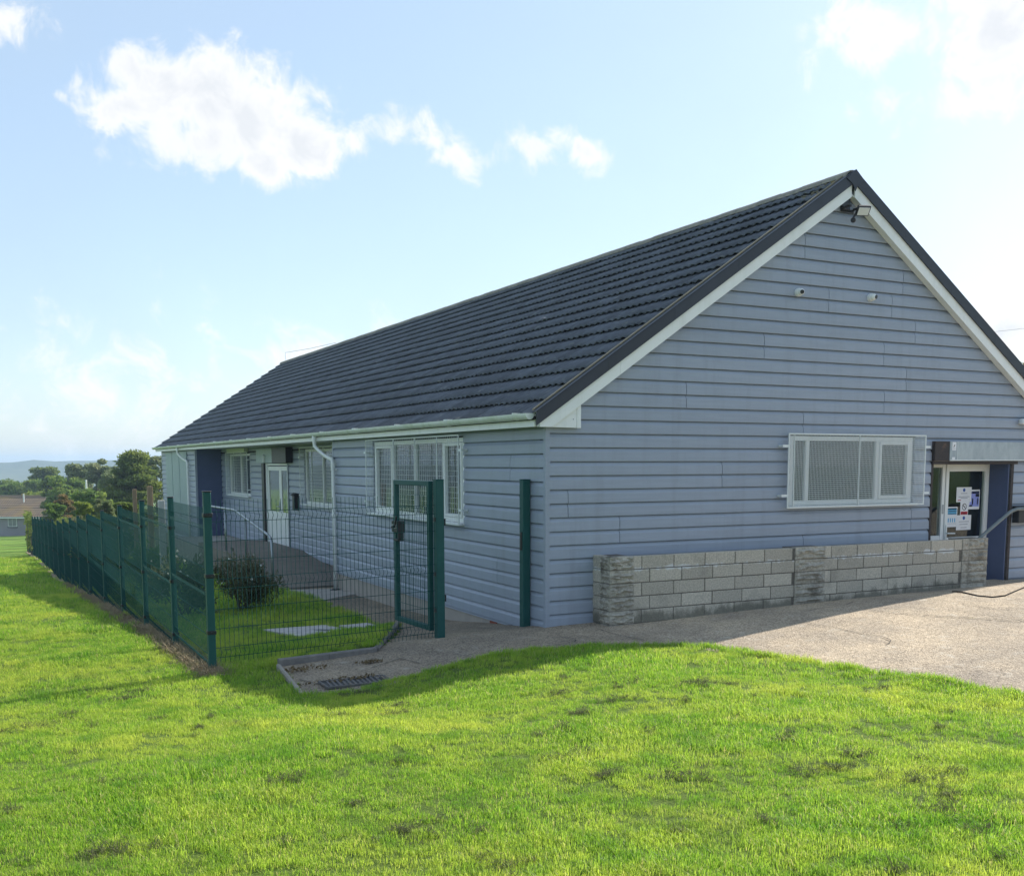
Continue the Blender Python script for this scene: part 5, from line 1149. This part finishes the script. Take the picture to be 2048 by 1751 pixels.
# ------------------------------------------------------------------ grass
def grass_material(name, dark, mid, yellow, trans=.55):
    mt = bpy.data.materials.new(name); mt.use_nodes = True; nt = mt.node_tree; N = nt.nodes.new; L = nt.links.new
    o = nt.nodes['Material Output']; p = nt.nodes['Principled BSDF']; p.inputs['Roughness'].default_value = .5; p.inputs['Specular IOR Level'].default_value = .35
    geo = N('ShaderNodeNewGeometry'); at = N('ShaderNodeAttribute'); at.attribute_name = 'tint'
    def nz(s, d): n = N('ShaderNodeTexNoise'); n.inputs['Scale'].default_value = s; n.inputs['Detail'].default_value = d; L(geo.outputs['Position'], n.inputs['Vector']); return n.outputs[0]
    def mr(f, a, b, lo=0.0, hi=1.0): m = N('ShaderNodeMapRange'); L(f, m.inputs[0]); m.inputs[1].default_value = a; m.inputs[2].default_value = b; m.inputs[3].default_value = lo; m.inputs[4].default_value = hi; return m.outputs[0]
    def mix(f, a, b):
        m = N('ShaderNodeMix'); m.data_type = 'RGBA'; L(f, m.inputs[0])
        for i, c in ((6, a), (7, b)):
            if isinstance(c, tuple): m.inputs[i].default_value = (*c, 1)
            else: L(c, m.inputs[i])
        return m.outputs[2]
    c = mix(mr(at.outputs['Fac'], 0, .8), dark, mid); c = mix(mr(at.outputs['Fac'], .93, .95, 0, .8), c, (.55, .46, .22))
    c = mix(mr(nz(.8, 6), .44, .66, 0, .7), c, yellow)
    c = mix(mr(nz(3.1, 5), .52, .66, 0, .6), c, (dark[0]*.9, dark[1]*1.05, dark[2]))
    c = mix(mr(nz(1.2, 5), .60, .74, 0, .22), c, (.30, .26, .11))
    L(c, p.inputs['Base Color']); t = N('ShaderNodeBsdfTranslucent'); L(c, t.inputs[0]); ms = N('ShaderNodeMixShader'); ms.inputs[0].default_value = trans
    L(p.outputs[0], ms.inputs[1]); L(t.outputs[0], ms.inputs[2]); L(ms.outputs[0], o.inputs[0]); return mt
G_MAT = grass_material('grass_blade', (.11, .28, .02), (.43, .62, .065), (.61, .66, .10), .62)
DRY_MAT = mat('dry_clippings', (.20, .20, .09), (.06, .08, .035), scale=30, rough=.95, trans=.3)
STRAW = mat('straw', (.36, .28, .17), (.24, .19, .12), scale=8, detail=8, rough=1, bump=.6, bscale=90, c3=(.16, .15, .06), s3=2.2, t3=(.5, .7))
def clump(name, seed, nb, rad, h0, h1, w, mt, lean=.5):
    rng = np.random.default_rng(seed); V = []; Fs = []; tint = []
    for i in range(nb):
        a = rng.random()*2*math.pi; q = rad*math.sqrt(rng.random()); bx, by = q*math.cos(a), q*math.sin(a); h = rng.uniform(h0, h1); ww = w*rng.uniform(.7, 1.2)
        t = rng.random()*2*math.pi; dx, dy = math.cos(t), math.sin(t); l = h*lean*rng.random(); sx, sy = -dy*ww/2, dx*ww/2; b = len(V)
        V += [(bx-sx, by-sy, -.012), (bx+sx, by+sy, -.012), (bx+dx*l*.35+sx*.85, by+dy*l*.35+sy*.85, h*.6), (bx+dx*l*.35-sx*.85, by+dy*l*.35-sy*.85, h*.6), (bx+dx*l*1.2, by+dy*l*1.2, h)]
        Fs += [(b, b+1, b+2, b+3), (b+3, b+2, b+4)]; tint += [rng.random()]*5
    me = bpy.data.meshes.new(name); me.from_pydata(V, [], Fs); at = me.attributes.new('tint', 'FLOAT', 'POINT'); at.data.foreach_set('value', tint); me.materials.append(mt); me.update()
    return bpy.data.objects.new(name, me)
def scatter(name, label, pts, var, scl, rotz, tilt_, clumps, category=None):
    """one object whose geometry nodes set a tuft on every point"""
    col = bpy.data.collections.new(name+'_tufts')
    for c in clumps: col.objects.link(c)
    me = bpy.data.meshes.new(name); me.vertices.add(len(pts)); me.vertices.foreach_set('co', np.asarray(pts, np.float32).ravel())
    a = me.attributes.new('variant', 'INT', 'POINT'); a.data.foreach_set('value', np.asarray(var, np.int32))
    a = me.attributes.new('size', 'FLOAT', 'POINT'); a.data.foreach_set('value', np.asarray(scl, np.float32))
    rot = np.stack([tilt_[:, 0], tilt_[:, 1], rotz], 1).astype(np.float32); a = me.attributes.new('spin', 'FLOAT_VECTOR', 'POINT'); a.data.foreach_set('vector', rot.ravel())
    o = obj(name, me, None, None, label, category, None, 'stuff')
    ng = bpy.data.node_groups.new(name, 'GeometryNodeTree'); ng.interface.new_socket('Geometry', in_out='INPUT', socket_type='NodeSocketGeometry'); ng.interface.new_socket('Geometry', in_out='OUTPUT', socket_type='NodeSocketGeometry')
    N = ng.nodes.new; L = ng.links.new; gi = N('NodeGroupInput'); go = N('NodeGroupOutput'); ip = N('GeometryNodeInstanceOnPoints'); ci = N('GeometryNodeCollectionInfo'); ci.inputs[0].default_value = col; ci.inputs[1].default_value = True; ci.inputs[2].default_value = True
    def na(n_, t): q = N('GeometryNodeInputNamedAttribute'); q.data_type = t; q.inputs[0].default_value = n_; return q.outputs[0]
    L(gi.outputs[0], ip.inputs['Points']); L(ci.outputs[0], ip.inputs['Instance']); ip.inputs['Pick Instance'].default_value = True
    L(na('variant', 'INT'), ip.inputs['Instance Index']); L(na('spin', 'FLOAT_VECTOR'), ip.inputs['Rotation']); L(na('size', 'FLOAT'), ip.inputs['Scale']); L(ip.outputs[0], go.inputs[0])
    md = o.modifiers.new('tufts', 'NODES'); md.node_group = ng; return o
HW = np.array([math.cos(TH), -math.sin(TH)]); HD = np.array([math.sin(TH), math.cos(TH)])
def lawn_points(rng, bands):
    out = []; sc = []
    for d0, d1, dens, s in bands:
        m_ = 1.2; area = ((d1**2-d0**2)*.52+2*m_*(d1-d0)); n = int(area*dens)
        d = np.sqrt(rng.uniform(d0**2, d1**2, n)); l = rng.uniform(-1, 1, n)*(d*.52+m_); p = CAM[:2]+d[:, None]*HD+l[:, None]*HW
        x, y = p[:, 0], p[:, 1]
        ok = ~in_poly(PAVE, x, y) & ~((x > -.05) & (x < 9.3) & (y > -.05) & (y < 29)) & ~((x > -1.0) & (y > 8.8) & (x < 1))
        ok &= ~((np.abs(x-FX+.03) < .12+.05*np.sin(y*7)) & (y > -.15))
        # manhole slabs
        for poly in SLABS: ok &= ~in_poly(poly, x, y)
        p = p[ok]; out.append(p); sc.append(np.full(len(p), s))
    return np.concatenate(out), np.concatenate(sc)
SLABS = [[tuple(on_z(u, v, -.29)[:2]) for u, v in pts] for pts in (((526, 1258), (651, 1248.5), (690, 1263), (700, 1271), (598, 1283)), ((678, 1256.5), (734, 1250.5), (760, 1261), (702, 1270.5), (692, 1262.5)))]
def build_grass():
    rng = np.random.default_rng(5)
    near = [clump('tuft', 100+i, 42, .07, .016, .046, .0036, G_MAT, 1.0) for i in range(5)]
    p, s = lawn_points(rng, [(3.0, 6, 430, 1.0), (6, 9, 330, 1.08), (9, 14, 190, 1.3), (14, 24, 66, 1.9), (24, 46, 16, 3.2)])
    z = np.array([h_lawn(a, b) for a, b in p]); n = len(p)
    big = np.array([.80+.55*fbm(a, b, .9) for a, b in p]); big = np.clip(big, .62, 1.5)
    scatter('grass', 'short sunlit lawn grass', np.column_stack([p, z]), rng.integers(0, 5, n), s*big*rng.uniform(.75, 1.2, n), rng.uniform(0, 6.28, n), rng.normal(0, .12, (n, 2)), near, 'grass')
    # taller fringe where the lawn meets the path
    e = []
    for (x0, y0), (x1, y1) in zip(PAVE[1:15], PAVE[2:16]):
        L_ = math.hypot(x1-x0, y1-y0)
        for t in rng.random(int(L_*85)): e.append((x0+(x1-x0)*t+rng.normal(0, .03), y0+(y1-y0)*t-.03+rng.normal(0, .03)))
    for k, (a, b) in enumerate(((KA, KB), (KB, KC))):
        d = np.array(b)-np.array(a); nr = np.array([-d[1], d[0]])/np.linalg.norm(d)
        for t in rng.random(int(np.linalg.norm(d)*90)): q = np.array(a)+d*t+nr*(.06+abs(rng.normal(0, .03))); e.append(tuple(q))
    e = np.array(e); z = np.array([max(h_lawn(a, b), h_pave(a, b)-.02) if a > -2 else h_lawn(a, b) for a, b in e]); n = len(e)
    scatter('grass_fringe', 'longer grass fringe along the edge of the path', np.column_stack([e, z]), rng.integers(0, 5, n), rng.uniform(.55, 1.05, n)*np.where(e[:, 0] < -2.2, .6, 1), rng.uniform(0, 6.28, n), rng.normal(0, .2, (n, 2)), [clump('tuft', 200+i, 26, .06, .03, .07, .0042, G_MAT, .8) for i in range(5)], 'grass')
    # dark heaps of mown clippings
    rr = random.Random(11); H = []
    for k in range(90):
        d = rr.uniform(3.6, 9.5); l = rr.uniform(-.52, .52)*d; q = CAM[:2]+d*HD+l*HW
        if in_poly(PAVE, np.array([q[0]]), np.array([q[1]]))[0] or q[0] > 2: continue
        R_ = .012+.12*rr.random()**2.6; el = rr.uniform(.3, 1)
        for j in range(int(2+R_*130)): H.append((q[0]+rr.gauss(0, R_), q[1]+rr.gauss(0, R_*el)))
    H = np.array(H); z = np.array([h_lawn(a, b) for a, b in H])+.012; n = len(H)
    scatter('grass_clippings', 'dark dry clumps of mown clippings strewn over the lawn', np.column_stack([H, z]), rng.integers(0, 3, n), rng.uniform(.6, 1.1, n), rng.uniform(0, 6.28, n), rng.normal(0, .5, (n, 2)), [clump('clipping', 300+i, 40, .055, .004, .024, .0032, DRY_MAT, 3.5) for i in range(3)], 'clippings')
    # strip of dead straw along the foot of the side fence
    mb = MB(); prev = None; ys = np.arange(-.35, 48.5, .22)
    for y in ys:
        w0, w1 = -.13-.05*fbm(y, 3, 1.7), .12+.05*fbm(y, 9, 1.9)
        if y < .2: w0 *= .6
        mb.v += [(FX+w, y, h_lawn(FX+w, y)+.016+(0 if w in (w0, w1) else .02)) for w in (w0, w0*.4, w1)]
    k = len(ys); mb.f = [(i*3+j, i*3+j+1, (i+1)*3+j+1, (i+1)*3+j) for i in range(k-1) for j in range(2)]
    o = mb.build('bare_strip', STRAW); o['kind'] = 'structure'; o['label'] = 'strip of dead straw-coloured grass along the fence foot'
    q = []
    for y in rng.uniform(-.3, 20, 2600): q.append((FX-.04+rng.normal(0, .07), y))
    q = np.array(q); z = np.array([h_lawn(a, b) for a, b in q])+.01; n = len(q)
    scatter('dead_grass', 'dead yellow grass stems along the fence foot', np.column_stack([q, z]), rng.integers(0, 3, n), rng.uniform(.8, 1.6, n), rng.uniform(0, 6.28, n), rng.normal(0, .3, (n, 2)), [clump('straw_tuft', 400+i, 22, .06, .015, .06, .004, STRAW, 1.8) for i in range(3)], 'dead grass')
    # dead leaves gathered in the corners of the path
    lv = []
    for (u, v, sx, nn) in ((600, 1340, .16, 120), (745, 1330, .07, 90), (690, 1362, .15, 130), (590, 1370, .05, 30)):
        c = on_z(u, v, -.13)
        for j in range(nn): lv.append((c[0]+rng.normal(0, sx), c[1]+rng.normal(0, sx*.35), 0))
    lv = np.array([(a, b, h_pave(a, b)+.02) for a, b, _ in lv if in_poly(PAVE, np.array([a]), np.array([b]))[0]])
    o = obj('leaf_litter', leaf_mesh('leaf_litter', leaves(rng, lv, np.full((len(lv), 3), .006), len(lv), .035, .6, -.2), mat('dead_leaf', (.22, .15, .07), (.12, .09, .05), scale=20, rough=.9)), None, None, 'dry leaf litter in the corners of the path', 'leaf litter', None, 'stuff')
build_grass()
for _o in bpy.data.objects:
    if _o.name.startswith(('flowers', 'crown', 'leaves', 'stems', 'limbs')): _o['kind'] = 'stuff' if _o.name.startswith('flowers') else _o.get('kind', 'thing')

# ------------------------------------------------------------------ haze
def haze(density):
    mb = MB().box(-2700, 2700, -310, 3300, -70, 22); o = mb.build('haze', None); o['kind'] = 'stuff'; o['label'] = 'thin summer haze over the whole place'
    mt = bpy.data.materials.new('haze'); mt.use_nodes = True; nt = mt.node_tree; nt.nodes.remove(nt.nodes['Principled BSDF'])
    v = nt.nodes.new('ShaderNodeVolumePrincipled'); v.inputs['Color'].default_value = (.58, .78, 1.0, 1); v.inputs['Density'].default_value = density; v.inputs['Anisotropy'].default_value = .2
    nt.links.new(v.outputs[0], nt.nodes['Material Output'].inputs['Volume']); o.data.materials.append(mt)
haze(.00050)
